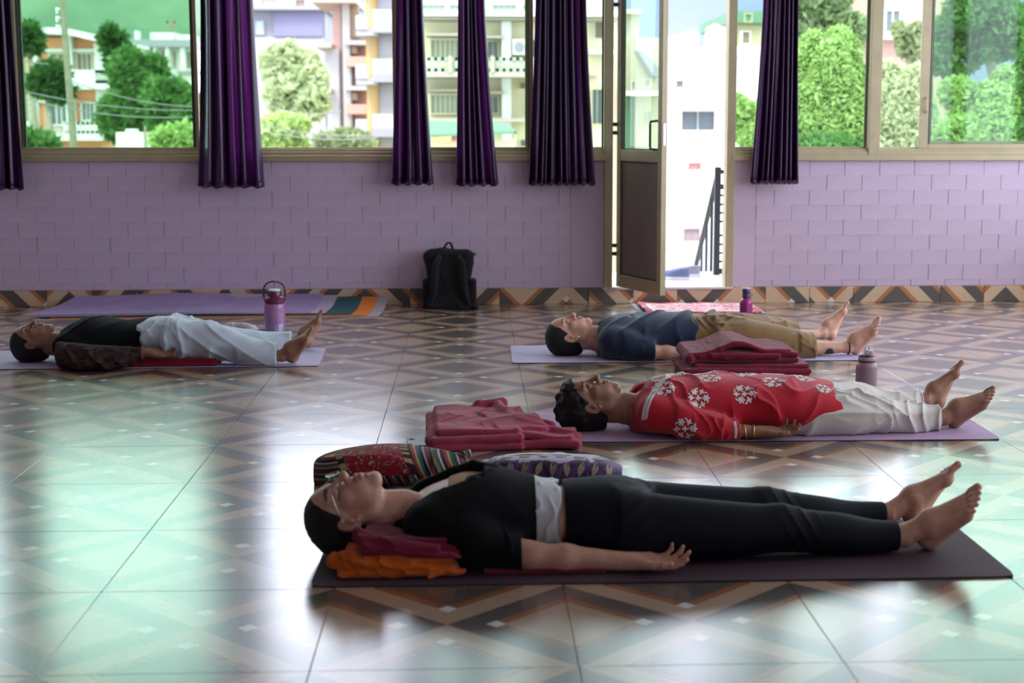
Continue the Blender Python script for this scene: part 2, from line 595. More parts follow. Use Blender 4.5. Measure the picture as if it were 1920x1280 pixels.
for (a, b_, c_, d_) in ((st, z0 + .085, st + .008, zm), (Lw - st - .008, z0 + .085, Lw - st, zm), (st, zm - .008, Lw - st, zm), (st, z0 + .085, Lw - st, z0 + .093),
                        (st, zm + .075, st + .008, z1 - .06), (Lw - st - .008, zm + .075, Lw - st, z1 - .06), (st, zm + .075, Lw - st, zm + .083)):
    q.box((a, -.013, b_), (c_, .013, d_), 0, leaf_m)
q.build('rubber_seal', M['rubber'], leaf)
MB().box((st, -.003, zm + .075), (Lw - st, .003, z1 - .06), 0, leaf_m).build('pane', M['glass'], leaf)
h = MB()
for sg in (-1, 1):
    P_ = [leaf_m @ Vector((Lw - st - .05, sg * y_, z_)) for y_, z_ in ((.0, 1.035), (.045, 1.04), (.048, 1.06), (.048, 1.19), (.045, 1.21), (.0, 1.215))]
    h.tube(P_, .008, 8)
h.build('handle', M['blackmetal'], leaf, angle=40)
MB().box((Lw - .001, -.009, 1.06), (Lw + .003, .009, 1.20), .001, leaf_m).build('lock_plate', M['steel'], leaf)
for zz in (.32, 1.12, 1.95):
    g = MB().tube([(HX - .008, HY - .012, zz), (HX - .008, HY - .012, zz + .09)], .008, 8)
    g.box((HX - .045, HY - .014, zz + .005), (HX + .03, HY - .008, zz + .03)).box((HX - .045, HY - .014, zz + .06), (HX + .03, HY - .008, zz + .085))
    g.build('hinge', M['blackmetal'], leaf)

# ------------------------------------------------------------------ curtains
def curtain(name, xt0, xt1, xb0, xb1, zb, nf, label, seed, thin=()):
    rg = random.Random(seed)
    nu, nv = nf * 14, 40
    flat = []
    ztop = 2.78
    ph = rg.random() * 6
    fold = [(rg.uniform(.55, 1.25), rg.uniform(-.25, .25)) for _ in range(nf + 2)]
    V = []; Fc = []
    for j in range(nv + 1):
        t = j / nv
        z = ztop + (zb - ztop) * t
        s = min(1, t / .86)                         # the survey gives widths where the frame cuts the cloth and at the hem
        tt = 0 if z > 1.99 else (1.99 - z) / (1.99 - zb)
        a = xt0 + (xb0 - xt0) * tt ** 1.35; b_ = xt1 + (xb1 - xt1) * tt ** 1.35
        for i in range(nu + 1):
            u = i / nu
            q = u * nf
            kf = int(q)
            am, sh = fold[min(kf, nf)]
            fl_ = max([0.0] + [max(0.0, min(1.0, 6 * min(u - a_, c_ - u) / (c_ - a_) )) for a_, c_ in thin])
            if j == 0: flat.append(fl_)
            w = math.sin((q + sh * math.sin(q * 2 + ph)) * 2 * math.pi) * (1 - .75 * fl_)
            yy = .042 * am * w + .006 * math.sin(u * 37 + z * 3 + ph)
            yy *= .7 + .45 * t
            xx = a + (b_ - a) * (u + .35 / nf / 6 * math.cos(q * 2 * math.pi))
            zz = z + (.006 * math.sin(q * 2 * math.pi + 1) if j == nv else 0)
            V.append((xx, 10.085 + yy, zz))
    n1 = nu + 1
    for j in range(nv):
        for i in range(nu):
            Fc.append((j * n1 + i, j * n1 + i + 1, (j + 1) * n1 + i + 1, (j + 1) * n1 + i))
    root = empty(name, ((xb0 + xb1) / 2, 10.085, zb), 0, label, 'curtain', 'purple curtains along the windows')
    c = mesh_np('drape', np.array(V) - np.array(root.location), Fc, M['curtain'], root)
    ca = c.data.color_attributes.new('single_layer', 'FLOAT_COLOR', 'POINT')
    fa = np.zeros((len(V), 4), np.float32); fa[:, :3] = np.tile(np.array(flat, np.float32), nv + 1)[:, None]; fa[:, 3] = 1
    ca.data.foreach_set('color', fa.ravel())
    md = c.modifiers.new('thick', 'SOLIDIFY'); md.thickness = .0025
    # hem: a doubled strip along the bottom edge
    hem = []
    for i in range(nu + 1):
        p = V[nv * n1 + i]
        hem.append(Vector(p) - root.location)
    hb = MB()
    vs0 = [hb.bm.verts.new(p + Vector((0, -.003, .028))) for p in hem]
    vs1 = [hb.bm.verts.new(p + Vector((0, -.004, -.001))) for p in hem]
    for i in range(nu):
        hb.bm.faces.new((vs0[i], vs0[i + 1], vs1[i + 1], vs1[i]))
    hm = hb.build('hem', M['curtain'], root, smooth=True)
    hm.modifiers.new('thick', 'SOLIDIFY').thickness = .002
    return root
def cx(px, py): return at(px, py, 10.085).x
curtain('curtain', cx(-52, 0), cx(22, 0), cx(-50, 350), cx(46, 350), .775, 5, 'purple satin curtain farthest from the door, before the green-edged window beside the orange house', 1, ((.45, .62),))
curtain('curtain', cx(373, 0), cx(473, 0), cx(368, 350), cx(494, 350), .787, 5, 'wide purple curtain hanging between the orange house view and the grey building view', 2, ((.50, .68), (.74, .93)))
curtain('curtain', cx(742, 0), cx(792, 0), cx(733, 345), cx(811, 345), .803, 4, 'narrow purple curtain with a bright fold above the black backpack', 3, ((.03, .28), (.74, .82)))
curtain('curtain', cx(858, 0), cx(908, 0), cx(854, 347), cx(933, 347), .797, 4, 'narrow purple curtain second from the open door, before the cream apartment block', 4, ((.05, .18), (.74, .95)))
curtain('curtain', cx(1003, 0), cx(1098, 0), cx(990, 346), cx(1115, 346), .80, 8, 'wide dark curtain hanging next to the hinged side of the door', 5, ((.04, .10), (.80, .87)))
curtain('curtain', cx(1431, 0), cx(1495, 0), cx(1407, 344), cx(1494, 344), .807, 8, 'purple curtain hanging on the stair side of the doorway, before the bright green trees', 6, ((.02, .16), (.44, .50)))
rod = empty('curtain_rod', (0, 10.085, 2.81), 0, 'long steel curtain rod above all the windows', 'curtain rod')
MB().tube([(XL + .1, 0, 0), (XR - .1, 0, 0)], .012, 10).build('pole', M['steel'], rod, smooth=True)
for xx in (XL + .3, -1.0, .9, 2.8, XR - .3):
    MB().box((xx - .01, 0, -.01), (xx + .01, .118, .01)).build('bracket', M['steel'], rod)
# ------------------------------------------------------------------ the town outside
M['ground'] = plain('dusty_ground', (.30, .30, .22), .95, .3, .2)
def foliage_mat(name, c1, c2, tl=.35):
    t = NT(name)
    g = t.n.new('ShaderNodeNewGeometry')
    c = t.ramp(g.outputs['Random Per Island'], [(0, c1), (1, c2)])
    t.col(c); t.set(rough=.6, spec=.25)
    b = t.node('ShaderNodeBsdfTranslucent'); t.lk(c, b.inputs[0])
    mx = t.node('ShaderNodeMixShader'); mx.inputs[0].default_value = tl
    t.lk(t.p.outputs[0], mx.inputs[1]); t.lk(b.outputs[0], mx.inputs[2])
    t.lk(mx.outputs[0], t.out.inputs[0])
    return t.m
M['leaf_dark'] = foliage_mat('dark_leaves', (.035, .10, .025), (.08, .19, .04))
M['leaf_mid'] = foliage_mat('green_leaves', (.075, .18, .045), (.16, .31, .085))
M['leaf_lime'] = foliage_mat('lime_leaves', (.30, .45, .13), (.47, .61, .23))
M['leaf_pale'] = foliage_mat('pale_leaves', (.35, .44, .22), (.51, .59, .34))
M['leaf_olive'] = foliage_mat('olive_leaves', (.20, .26, .12), (.32, .38, .18))
M['bark'] = plain('grey_bark', (.30, .26, .21), .9, .25, 8)
def ext(name, c, rough=.85): return plain(name, c, rough, .06, .6)
M['e_orange'] = ext('orange_render', (.80, .33, .17)); M['e_white'] = ext('white_render', (.74, .74, .71)); M['e_cream'] = ext('cream_render', (.72, .64, .44))
M['e_grey'] = ext('grey_render', (.27, .27, .30)); M['e_lilac'] = ext('lilac_render', (.19, .18, .285)); M['e_pink'] = ext('pink_brick', (.46, .29, .25))
M['e_yellow'] = ext('yellow_render', (.60, .40, .15)); M['e_shut'] = ext('brown_shutter', (.26, .20, .14)); M['e_win'] = ext('dark_window_glass', (.10, .12, .13), .25)
M['e_teal'] = ext('teal_awning', (.13, .25, .155)); M['e_red'] = ext('faded_red_roof', (.62, .27, .24)); M['e_rail'] = ext('grey_green_railing', (.36, .40, .34)); M['e_brownslab'] = ext('brown_slab', (.42, .34, .29))
M['e_soft'] = ext('darkened_white_render', (.37, .37, .385)); M['e_dim'] = ext('dim_cream_render', (.46, .43, .32)); M['e_blue'] = ext('pale_blue_shade', (.45, .52, .66))  # white and cream darkened in colour so daylight does not burn them out

gm = MB().box((-400, YB + .21, -9.3), (400, 620, -9)).build('ground_outside', M['ground'])
tag(gm, kind='structure')

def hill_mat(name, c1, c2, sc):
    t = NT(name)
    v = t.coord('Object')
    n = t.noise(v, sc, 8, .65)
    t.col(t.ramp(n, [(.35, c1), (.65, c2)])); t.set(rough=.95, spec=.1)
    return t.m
def hill(name, Y, x0, x1, ztop, mat, seed):
    nx, ny = 90, 14
    V = []; Fc = []
    for j in range(ny + 1):
        t = j / ny
        for i in range(nx + 1):
            x = x0 + (x1 - x0) * i / nx
            h = ztop(x) * math.sin(t * math.pi / 2) ** .9
            h += 5 * noise.noise(Vector((x * .02, t * 4, seed))) * t
            V.append((x, Y + t * Y * .35, -9 + h))
    for j in range(ny):
        for i in range(nx):
            a = j * (nx + 1) + i
            Fc.append((a, a + 1, a + nx + 2, a + nx + 1))
    o = mesh_np(name, V, Fc, mat)
    return tag(o, kind='structure')
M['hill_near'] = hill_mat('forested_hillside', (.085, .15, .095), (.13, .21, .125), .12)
M['hill_far'] = hill_mat('hazy_mountain', (.13, .155, .235), (.16, .185, .265), .01)  # distance haze is painted into the mountain's blue
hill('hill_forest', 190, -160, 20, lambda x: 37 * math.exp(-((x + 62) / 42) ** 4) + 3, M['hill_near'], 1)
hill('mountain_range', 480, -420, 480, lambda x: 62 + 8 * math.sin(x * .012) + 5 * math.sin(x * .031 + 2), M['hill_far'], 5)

class Bld:
    """a building whose walls, slabs and windows are laid on one front plane Y metres out"""
    def __init__(s, name, Y, label, cat='building', group=None):
        s.Y = Y; s.root = empty(name, (at(883, 231, Y).x, Y, -9), 0, label, cat, group)
        s.inv = -Vector(s.root.location)
    def box(s, name, mat, x0, y0, x1, y1, proud=0.0, depth=.3, parent=None, base=False):
        a = at(x0, y0, s.Y) + s.inv; b = at(x1, y1, s.Y) + s.inv
        z0 = min(a.z, b.z)
        if base: z0 = 0
        return MB().box((min(a.x, b.x), -proud, z0), (max(a.x, b.x), depth, max(a.z, b.z))).build(name, M[mat], parent or s.root)
    def win(s, x0, y0, x1, y1, frame='e_white', pane='e_win', bars=1, fw=2.0, proud=.12):
        a = at(x0, y0, s.Y) + s.inv; b = at(x1, y1, s.Y) + s.inv
        w = abs(b.x - a.x); h = abs(a.z - b.z); f = fw * s.Y / FPX
        mb = MB()
        X0, X1, Z0, Z1 = min(a.x, b.x), max(a.x, b.x), min(a.z, b.z), max(a.z, b.z)
        mb.box((X0 - f, -proud, Z0 - f), (X0, .05, Z1 + f)).box((X1, -proud, Z0 - f), (X1 + f, .05, Z1 + f))
        mb.box((X0, -proud, Z1), (X1, .05, Z1 + f)).box((X0, -proud, Z0 - f), (X1, .05, Z0))
        for k in range(bars):
            xx = X0 + w * (k + 1) / (bars + 1)
            mb.box((xx - f * .3, -proud * .7, Z0), (xx + f * .3, .05, Z1))
        o = mb.build('window', M[frame], s.root)
        MB().box((X0, -.03, Z0), (X1, .05, Z1)).build('pane', M[pane], o)
        return o
    def rail(s, x0, y0, x1, y1, n, mat='e_rail', proud=1.0):
        a = at(x0, y0, s.Y) + s.inv; b = at(x1, y1, s.Y) + s.inv
        t = .02 * s.Y / 20
        mb = MB()
        mb.box((a.x, -proud - t, a.z - 2 * t), (b.x, -proud + t, a.z))
        mb.box((a.x, -proud - t, b.z), (b.x, -proud + t, b.z + 2 * t))
        for k in range(n + 1):
            xx = a.x + (b.x - a.x) * k / n
            mb.box((xx - t, -proud - t, b.z), (xx + t, -proud + t, a.z))
        return mb.build('railing', M[mat], s.root)

# orange house
h = Bld('orange_house', 78, 'two storey orange house with white columns and balcony behind the leaning pole')
h.box('wall', 'e_orange', 46, 70, 190, 265, 0, 7, base=True)
h.box('wall', 'e_white', 180, 82, 194, 262, .5, 1); h.box('column', 'e_white', 134, 68, 146, 250, .6, .3)
h.box('column', 'e_white', 60, 92, 74, 130, .35, .2); h.box('column', 'e_white', 60, 186, 76, 235, .35, .2)
h.box('band', 'e_white', 60, 92, 195, 98, .3, .2); h.box('band', 'e_white', 56, 186, 140, 192, .3, .2)
rf = MB()
pts = [at(x_, y_, 78) + h.inv for x_, y_ in ((58, 55), (100, 55), (142, 57), (165, 62), (195, 70), (222, 75), (222, 80), (190, 79), (160, 72), (140, 68), (100, 66), (58, 66))]
rf.prism([Vector((p.x, -1.6, p.z)) for p in pts], (0, 9, 0)).build('roof_slab', M['e_white'], h.root)
h.win(94, 101, 124, 132, 'e_white', 'e_shut'); h.win(145, 101, 173, 132, 'e_white', 'e_shut', 2)
h.win(97, 194, 126, 233, 'e_white', 'e_win', 2, 3); h.win(155, 194, 177, 225, 'e_white', 'e_win', 2, 3)
h.box('balcony_slab', 'e_white', 134, 158, 226, 168, 1.6, 2); h.box('parapet', 'e_white', 136, 133, 192, 158, 1.5, -1.3)
h.rail(192, 133, 222, 158, 7, 'e_white', 1.5)
h.box('garden_wall', 'e_white', 56, 228, 100, 262, 3, -2.5); h.box('terrace_slab', 'e_white', 98, 250, 215, 262, 3, 2); h.rail(150, 228, 216, 250, 8, 'e_white', 2.8)
h.box('step', 'e_brownslab', 100, 238, 138, 250, 2.2, 0)

# white house behind
h = Bld('white_villa', 105, 'pale villa with roof tanks and columns far behind the big green tree')
h.box('wall', 'e_white', 224, 88, 366, 200, 0, 8, base=True)
h.box('roof_slab', 'e_grey', 222, 76, 366, 90, 1.5, 9)
for a in (232, 268, 294, 316, 344): h.box('column', 'e_white', a, 90, a + 8, 132, 1.2, -.8)
for a, b_ in ((276, 290), (304, 314), (325, 331), (350, 360)): h.win(a, 97, b_, 128, 'e_white', 'e_shut', 1, 1)
h.box('water_tank', 'e_white', 270, 58, 316, 79, -2, 5); h.box('water_tank', 'e_white', 318, 62, 348, 79, -2, 5); h.box('chimney', 'e_white', 246, 56, 252, 78, -1, 2)
b = MB()
for xx in (302, 316):
    a = at(xx, 34, 105) + h.inv; c = at(xx, 58, 105) + h.inv
    b.box((a.x - .06, 2, c.z), (a.x + .06, 2.15, a.z))
a = at(300, 36, 105) + h.inv; c = at(318, 40, 105) + h.inv
b.box((a.x, 2, c.z), (c.x, 2.15, a.z))
b.build('tank_stand', M['e_shut'], h.root)
h = Bld('white_shed', 92, 'small blank white shed half hidden by the big green tree')
h.box('wall', 'e_white', 334, 137, 372, 185, 0, 4, base=True); h.box('roof_slab', 'e_grey', 332, 133, 374, 138, .3, 4.5)
h = Bld('rooftop_tank', 46, 'white box shaped tank with a lid below the big green tree', 'tank')
h.box('body', 'e_white', 217, 248, 270, 300, 0, .8, base=True); h.box('lid', 'e_white', 234, 242, 252, 249, -.1, .6); h.box('post', 'e_brownslab', 268, 236, 272, 300, -.2, .3, base=True)

# grey house with lilac storey
h = Bld('grey_house', 62, 'grey concrete house with a blank lilac top wall behind the loose tree')
h.box('wall', 'e_grey', 420, 20, 614, 290, 0, 8, base=True)
h.box('panel', 'e_lilac', 514, 21, 606, 69, .25, .1); h.box('panel', 'e_soft', 470, 70, 612, 270, .12, .1)
h.box('roof_slab', 'e_grey', 440, 14, 616, 21, .8, 8.5); h.win(478, 39, 495, 64, 'e_grey', 'e_blue', 0)
h.box('storey', 'e_soft', 440, -30, 620, 14, -1, 7); h.win(555, 0, 572, 12, 'e_soft', 'e_shut', 0); h.win(490, -4, 520, 10, 'e_soft', 'e_pink', 0)
h.win(600, 172, 616, 235, 'e_soft', 'e_win', 0, 1)

# pink tower
h = Bld('pink_tower', 50, 'unfinished pink stair tower with projecting ledges beside the grey house')
h.box('wall', 'e_pink', 622, -40, 644, 300, 0, 3, base=True); h.box('column', 'e_soft', 642, -40, 662, 300, .5, 3, base=True)
h.box('wall', 'e_pink', 660, 70, 690, 300, -.4, 3, base=True); h.box('wall', 'e_soft', 612, 92, 640, 300, .2, 2, base=True)
h.box('ledge', 'e_brownslab', 596, 84, 626, 92, 1, 2); h.box('ledge', 'e_brownslab', 600, 168, 626, 175, 1, 2); h.box('ledge', 'e_brownslab', 590, -2, 672, 10, 1.2, 3)
h.box('ledge', 'e_soft', 650, 78, 692, 86, .8, 2); h.box('ledge', 'e_soft', 650, 162, 692, 170, .8, 2); h.box('opening', 'e_shut', 661, 88, 670, 102, .5, .3); h.box('opening', 'e_shut', 661, 174, 670, 188, .5, .3)
h.box('opening', 'e_shut', 655, 10, 674, 70, .3, .3); h.box('balcony', 'e_pink', 652, 108, 690, 126, .9, .4); h.box('balcony', 'e_pink', 652, 196, 690, 214, .9, .4)

# yellow flats
h = Bld('yellow_flats', 44, 'narrow yellow and white block of flats with stacked balconies next to the pink tower')
h.box('wall', 'e_yellow', 684, -40, 712, 300, 0, 5, base=True); h.box('wall', 'e_soft', 708, -40, 765, 300, .1, 5, base=True)
for y_ in (-30, 58, 148, 248):
    h.box('balcony_slab', 'e_soft', 672, y_, 712, y_ + 12, .9, .5); h.box('balcony_slab', 'e_grey', 704, y_ - 8, 760, y_ + 8, 1.3, .5)
    h.box('balcony_front', 'e_blue', 672, y_ - 24, 692, y_, 1.0, -.85); h.box('parapet', 'e_soft', 704, y_ - 34, 760, y_ - 8, 1.3, -1.2)
    h.win(714, y_ + 12, 738, y_ + 46, 'e_soft', 'e_win', 1, 1)
h.box('drainpipe', 'e_soft', 694, -40, 698, 300, .4, -.2)

# cream apartment block
h = Bld('cream_apartments', 33, 'long cream apartment block with ledges and shuttered windows behind the narrow curtains')
h.box('wall', 'e_cream', 765, 35, 1150, 300, 0, 8, base=True)
h.box('storey', 'e_white', 765, -60, 1150, 36, -.3, 7)
h.box('ledge', 'e_brownslab', 760, 36, 1150, 42, .7, 1); h.box('ledge', 'e_white', 760, 24, 1150, 36, .9, .8)
for x0_, x1_ in ((792, 835), (843, 880), (923, 968), (980, 1000)): h.win(x0_, 9, x1_, 26, 'e_white', 'e_rail', 3, .8)
for y_ in (75, 178):
    h.win(808, y_, 862, y_ + 34, 'e_cream', 'e_rail', 5, 2.5); h.box('hood', 'e_brownslab', 800, y_ - 10, 870, y_ - 5, .6, .2); h.win(914, y_ + 3, 934, y_ + 34, 'e_cream', 'e_win', 1, 1.5); h.box('hood', 'e_brownslab', 908, y_ - 6, 944, y_ - 1, .5, .2); h.win(985, y_, 1004, y_ + 32, 'e_white', 'e_win', 1, 1.5)
for y_ in (112, ):
    h.box('balcony_slab', 'e_brownslab', 770, y_ + 26, 1090, y_ + 36, 1.3, .4); h.rail(770, y_, 1090, y_ + 26, 26, 'e_rail', 1.2); h.box('parapet', 'e_cream', 770, y_ + 8, 1090, y_ + 26, .9, -.7)
    for x_ in (842, 918, 1010): h.box('pier', 'e_brownslab', x_, y_ - 2, x_ + 7, y_ + 28, 1.35, -.9)
h.box('ledge', 'e_brownslab', 770, 222, 1000, 228, .8, .4)
h.box('pilaster', 'e_white', 940, 42, 958, 300, .35, .1, base=True); h.box('pilaster', 'e_white', 870, 42, 880, 300, .25, .1, base=True)
h.win(975, 155, 992, 166, 'e_cream', 'e_shut', 0, .8); h.win(1115, 36, 1130, 72, 'e_white', 'e_shut', 0, 1); h.win(1110, 168, 1128, 232, 'e_cream', 'e_win', 1, 1.2); h.win(976, 262, 990, 274, 'e_cream', 'e_win', 0, .8)
h.box('ledge', 'e_white', 1102, 96, 1150, 103, .6, .3); h.box('ledge', 'e_brownslab', 1100, 138, 1118, 145, .6, .3)
ac = h.box('air_conditioner', 'e_white', 960, 76, 986, 104, .5, -.1)
ac2 = MB(); cpos = at(972, 90, 33) + h.inv
ac2.tube([(cpos.x, -.51, cpos.z), (cpos.x, -.53, cpos.z)], .11, 14).build('fan_grille', M['e_grey'], ac)
# awning of the shop below
h2 = Bld('teal_awning', 27.5, 'sloping teal awning over orange goods below the cream apartments', 'awning')
aw = MB()
p_ = [at(795, 252, 27.5) + h2.inv, at(968, 245, 27.5) + h2.inv, at(945, 229, 27.5) + h2.inv, at(800, 226, 27.5) + h2.inv]
for q in p_[2:]: q.y += 1.6
aw.prism(p_, (0, 0, -.05)).build('sheet', M['e_teal'], h2.root)
h2.box('goods', 'e_orange', 812, 255, 846, 266, 0, .6); h2.box('goods', 'e_red', 846, 252, 862, 264, -.2, .7); h2.box('post', 'e_brownslab', 792, 246, 795, 320, 0, .1, base=True); h2.box('post', 'e_brownslab', 965, 246, 968, 320, 0, .1, base=True); h2.box('counter', 'e_cream', 800, 262, 965, 320, -.4, 1, base=True)

# building seen in the glass of the door
h = Bld('pale_corner_house', 41, 'pale corner house with two small brown windows seen through the door pane')
h.box('wall', 'e_dim', 1140, 26, 1196, 300, 0, 6, base=True); h.box('wall', 'e_dim', 1190, 72, 1246, 300, .3, 6, base=True)
h.box('roof_slab', 'e_dim', 1138, 20, 1200, 28, .5, 6.5)
h.win(1184, 153, 1196, 166, 'e_white', 'e_shut', 0, 1); h.win(1204, 150, 1216, 164, 'e_white', 'e_shut', 0, 1, .4)
h.box('ledge', 'e_white', 1160, 172, 1232, 180, 1, .3); h.win(1192, 211, 1199, 226, 'e_white', 'e_win', 0, .6); h.win(1211, 210, 1217, 234, 'e_white', 'e_win', 0, .6, .4)
st = MB()
p_ = [at(x_, y_, 41) + h.inv for x_, y_ in ((1186, 98), (1196, 98), (1228, 134), (1228, 146), (1216, 146))]
st.prism([Vector((q.x, -1.2, q.z)) for q in p_], (0, 1, 0)).build('stair_flight', M['e_grey'], h.root)
h.box('panel', 'e_teal', 1172, 182, 1186, 290, .1, .1, base=False)

# white hotel in the doorway
h = Bld('white_hotel', 27, 'bright white block with a red roof line straight ahead through the open doorway')
h.box('wall', 'e_white', 1262, 102, 1424, 300, 0, 1.3, base=True)
h.box('roof_edge', 'e_red', 1258, 96, 1370, 101, .25, .4); h.box('roof_slab', 'e_white', 1258, 88, 1428, 103, .2, 1.5)
h.win(1277, 207, 1338, 244, 'e_white', 'e_win', 1, 1.5, .1); h.win(1266, 151, 1280, 163, 'e_white', 'e_shut', 0, .8); h.win(1290, 305, 1312, 317, 'e_red', 'e_pink', 0, .8); h.win(1281, 428, 1310, 450, 'e_red', 'e_grey', 1, 1)
h.box('sunshade', 'e_pink', 1275, 203, 1340, 209, .4, .1); h.box('ledge', 'e_grey', 1263, 163, 1346, 165, .15, .1); h.win(1390, 60, 1404, 82, 'e_white', 'e_shut', 0, .8)
h.box('pipe', 'e_grey', 1296, 405, 1308, 409, .3, .1)
for (a, b_, c_, d_) in ((1285, 54, 1322, 88), (1336, 42, 1372, 88), (1264, 60, 1284, 88)):
    p = at((a + c_) / 2, d_, 27) + h.inv; r_ = (c_ - a) / 2 * 27 / FPX; hh = (d_ - b_) * 27 / FPX
    MB().lathe([(0, 0), (r_, 0), (r_, hh * .75), (r_ * .9, hh * .88), (r_ * .4, hh * .95), (r_ * .35, hh), (0, hh)], 18, (p.x, .8, p.z)).build('water_tank', M['e_white' if a > 1260 else 'e_teal'], h.root, angle=40)
h = Bld('green_roofed_house', 60, 'distant house with a green metal roof behind the white block')
h.box('wall', 'e_cream', 1366, 30, 1440, 150, 0, 6, base=True); h.box('roof', 'e_teal', 1362, 24, 1445, 46, 1, 7); h.win(1388, 30, 1400, 44, 'e_cream', 'e_orange', 0, 1, 1.1)
h = Bld('rose_house', 48, 'rose coloured house glimpsed between trees through the open window gap')
h.box('wall', 'e_pink', 1600, -60, 1800, 200, 0, 6, base=True); h.win(1660, 20, 1685, 60, 'e_white', 'e_win', 1); h.win(1705, 80, 1728, 115, 'e_white', 'e_blue', 1); h.box('ledge', 'e_white', 1590, 68, 1810, 75, .6, .3)

M['pole'] = plain('weathered_pole', (.17, .15, .10), .9, .2)
# pole and wires
pole = empty('utility_pole', at(145, 300, 24), 0, 'thin leaning utility pole in front of the orange house', 'pole')
iv = -Vector(pole.location)
pa, pb = at(150, 420, 24) + iv, at(112, -60, 24) + iv
MB().tube([pa + Vector((0, 0, -6)), pa, pb], [.07, .06, .045], 10).build('shaft', M['pole'], pole, smooth=True)
b = MB()
for dz in (0, 16, 32): b.tube([at(113, 18 + dz, 24) + iv, at(108, 16 + dz, 24) + iv + Vector((0, -.05, 0)), at(107, 24 + dz, 24) + iv], .02, 6)
b.build('insulator', M['e_white'], pole)
wire_mat = plain('grey_cable', (.16, .17, .15), .6)
for k, (a, b_, s_) in enumerate((((-40, 148), (400, 206), .15), ((-40, 158), (400, 216), .2), ((130, 150), (380, 200), .1), ((470, 184), (640, 208), .12), ((430, 216), (700, 254), .10), ((430, 228), (700, 258), .12), ((90, 120), (-60, 60), .1))):
    A, B = at(*a, 23.8), at(*b_, 23.8)
    pts = [A.lerp(B, i / 14) - Vector((0, 0, s_ * 4 * (i / 14) * (1 - i / 14))) for i in range(15)]
    tag(MB().tube(pts, .009, 6).build('overhead_wire', wire_mat), ['upper slack cable crossing the orange house', 'second slack cable just under the one crossing the orange house', 'cable running from the leaning pole towards the big green tree',
        'highest cable across the loose tree by the grey house', 'middle cable across the foot of the loose tree', 'lowest cable across the foot of the loose tree', 'short cable leaving the leaning pole towards the far end'][k], 'cable', 'overhead cables')

# trees
def tree(name, px, py, rx, ry, Y, mat, label, n=2600, leaf=.10, seed=1, lobes=9, trunk=True, gap=0, group='trees outside the windows'):
    """crown centred on a surveyed place: rx, ry are its half sizes in survey pixels"""
    rg = np.random.default_rng(seed)
    c = at(px, py, Y); k = Y / FPX
    root = empty(name, (c.x, Y, -9), 0, label, 'tree', group)
    H = c.z + 9
    ax, az = rx * k, ry * k
    L = [(rg.uniform(-.62, .62) * ax, rg.uniform(-.5, .5) * min(ax, 3), H + rg.uniform(-.62, .66) * az, rg.uniform(.30, .52)) for _ in range(lobes)]
    L.append((0, 0, H, .6))
    P_ = []
    per = n // len(L)
    for lx, ly, lz, q in L:
        d = rg.normal(size=(per, 3)); d /= np.linalg.norm(d, axis=1)[:, None]
        rr = rg.uniform(.55, 1.02, size=(per, 1)) ** .6
        P_.append(np.array([lx, ly, lz]) + d * rr * np.array([ax * q, min(ax, 3) * q, az * q]))
    P_ = np.concatenate(P_)
    m = len(P_)
    s = leaf * rg.uniform(.6, 1.3, size=(m, 1)) * Y / 20
    a = rg.normal(size=(m, 3)); a /= np.linalg.norm(a, axis=1)[:, None]
    b_ = np.cross(a, rg.normal(size=(m, 3))); b_ /= np.linalg.norm(b_, axis=1)[:, None]
    V = np.stack([P_ - a * s, P_ + b_ * s * .45, P_ + a * s, P_ - b_ * s * .45], 1).reshape(-1, 3)
    Fc = np.arange(m * 4).reshape(m, 4)
    cr = mesh_np('crown', V, Fc, M[mat], root, smooth=False)
    cr['kind'] = 'stuff'
    if trunk:
        t = MB()
        t.tube([(0, 0, 0), (.1 * ax, 0, H * .5), (0, 0, H)], [.10 * Y / 20 + .04, .08 * Y / 20 + .03, .03 * Y / 20], 8)
        for lx, ly, lz, q in L[:5]:
            t.tube([(0, 0, max(H - az * .9, H * .4)), (lx * .5, ly * .5, (lz + H - az * .5) / 2), (lx, ly, lz)], [.05 * Y / 20, .035 * Y / 20, .012 * Y / 20], 6)
        t.build('trunk', M['bark'], root, smooth=True)
    return root
tree('leafy_tree', 255, 185, 62, 92, 62, 'leaf_mid', 'big rounded green tree in front of the pale villa', 9000, .11, 2, 12)
tree('leafy_tree', 335, 215, 60, 75, 58, 'leaf_mid', 'broad green tree at the curtain side of the big rounded tree', 8000, .11, 3, 10)
tree('leafy_tree', 88, 158, 36, 32, 60, 'leaf_dark', 'dark round tree against the balcony level of the orange house', 2200, .15, 4, 8)
tree('leafy_tree', 55, 78, 20, 28, 64, 'leaf_dark', 'small dark tree at the roof corner of the orange house', 1300, .15, 5, 6)
tree('leafy_tree', 215, 95, 14, 42, 72, 'leaf_dark', 'narrow dark tree between the orange house and the pale villa', 1100, .15, 6, 6)
tree('leafy_bush', 335, 262, 42, 30, 40, 'leaf_lime', 'light yellow green bush low at the window sill near the wide curtain', 1500, .14, 7, 7)
tree('leafy_bush', 70, 268, 40, 22, 50, 'leaf_mid', 'green bush below the garden wall of the orange house', 1300, .14, 8, 7)
tree('loose_tree', 555, 175, 62, 82, 38, 'leaf_pale', 'loose pale green tree in front of the grey house', 5000, .09, 9, 12)
tree('loose_tree', 520, 255, 70, 45, 34, 'leaf_lime', 'sunlit bushy tree at the foot of the loose pale tree', 6000, .08, 10, 9)
tree('leafy_bush', 640, 268, 60, 28, 32, 'leaf_olive', 'olive green bush at the foot of the pink tower', 1600, .12, 11, 8)
tree('feathery_tree', 1560, 185, 85, 130, 16, 'leaf_lime', 'bright lime feathery tree filling the pane next to the door curtain', 30000, .052, 12, 16)
tree('feathery_tree', 1530, 30, 90, 75, 22, 'leaf_olive', 'dull green tree rising above the bright lime tree', 8000, .08, 13, 12)
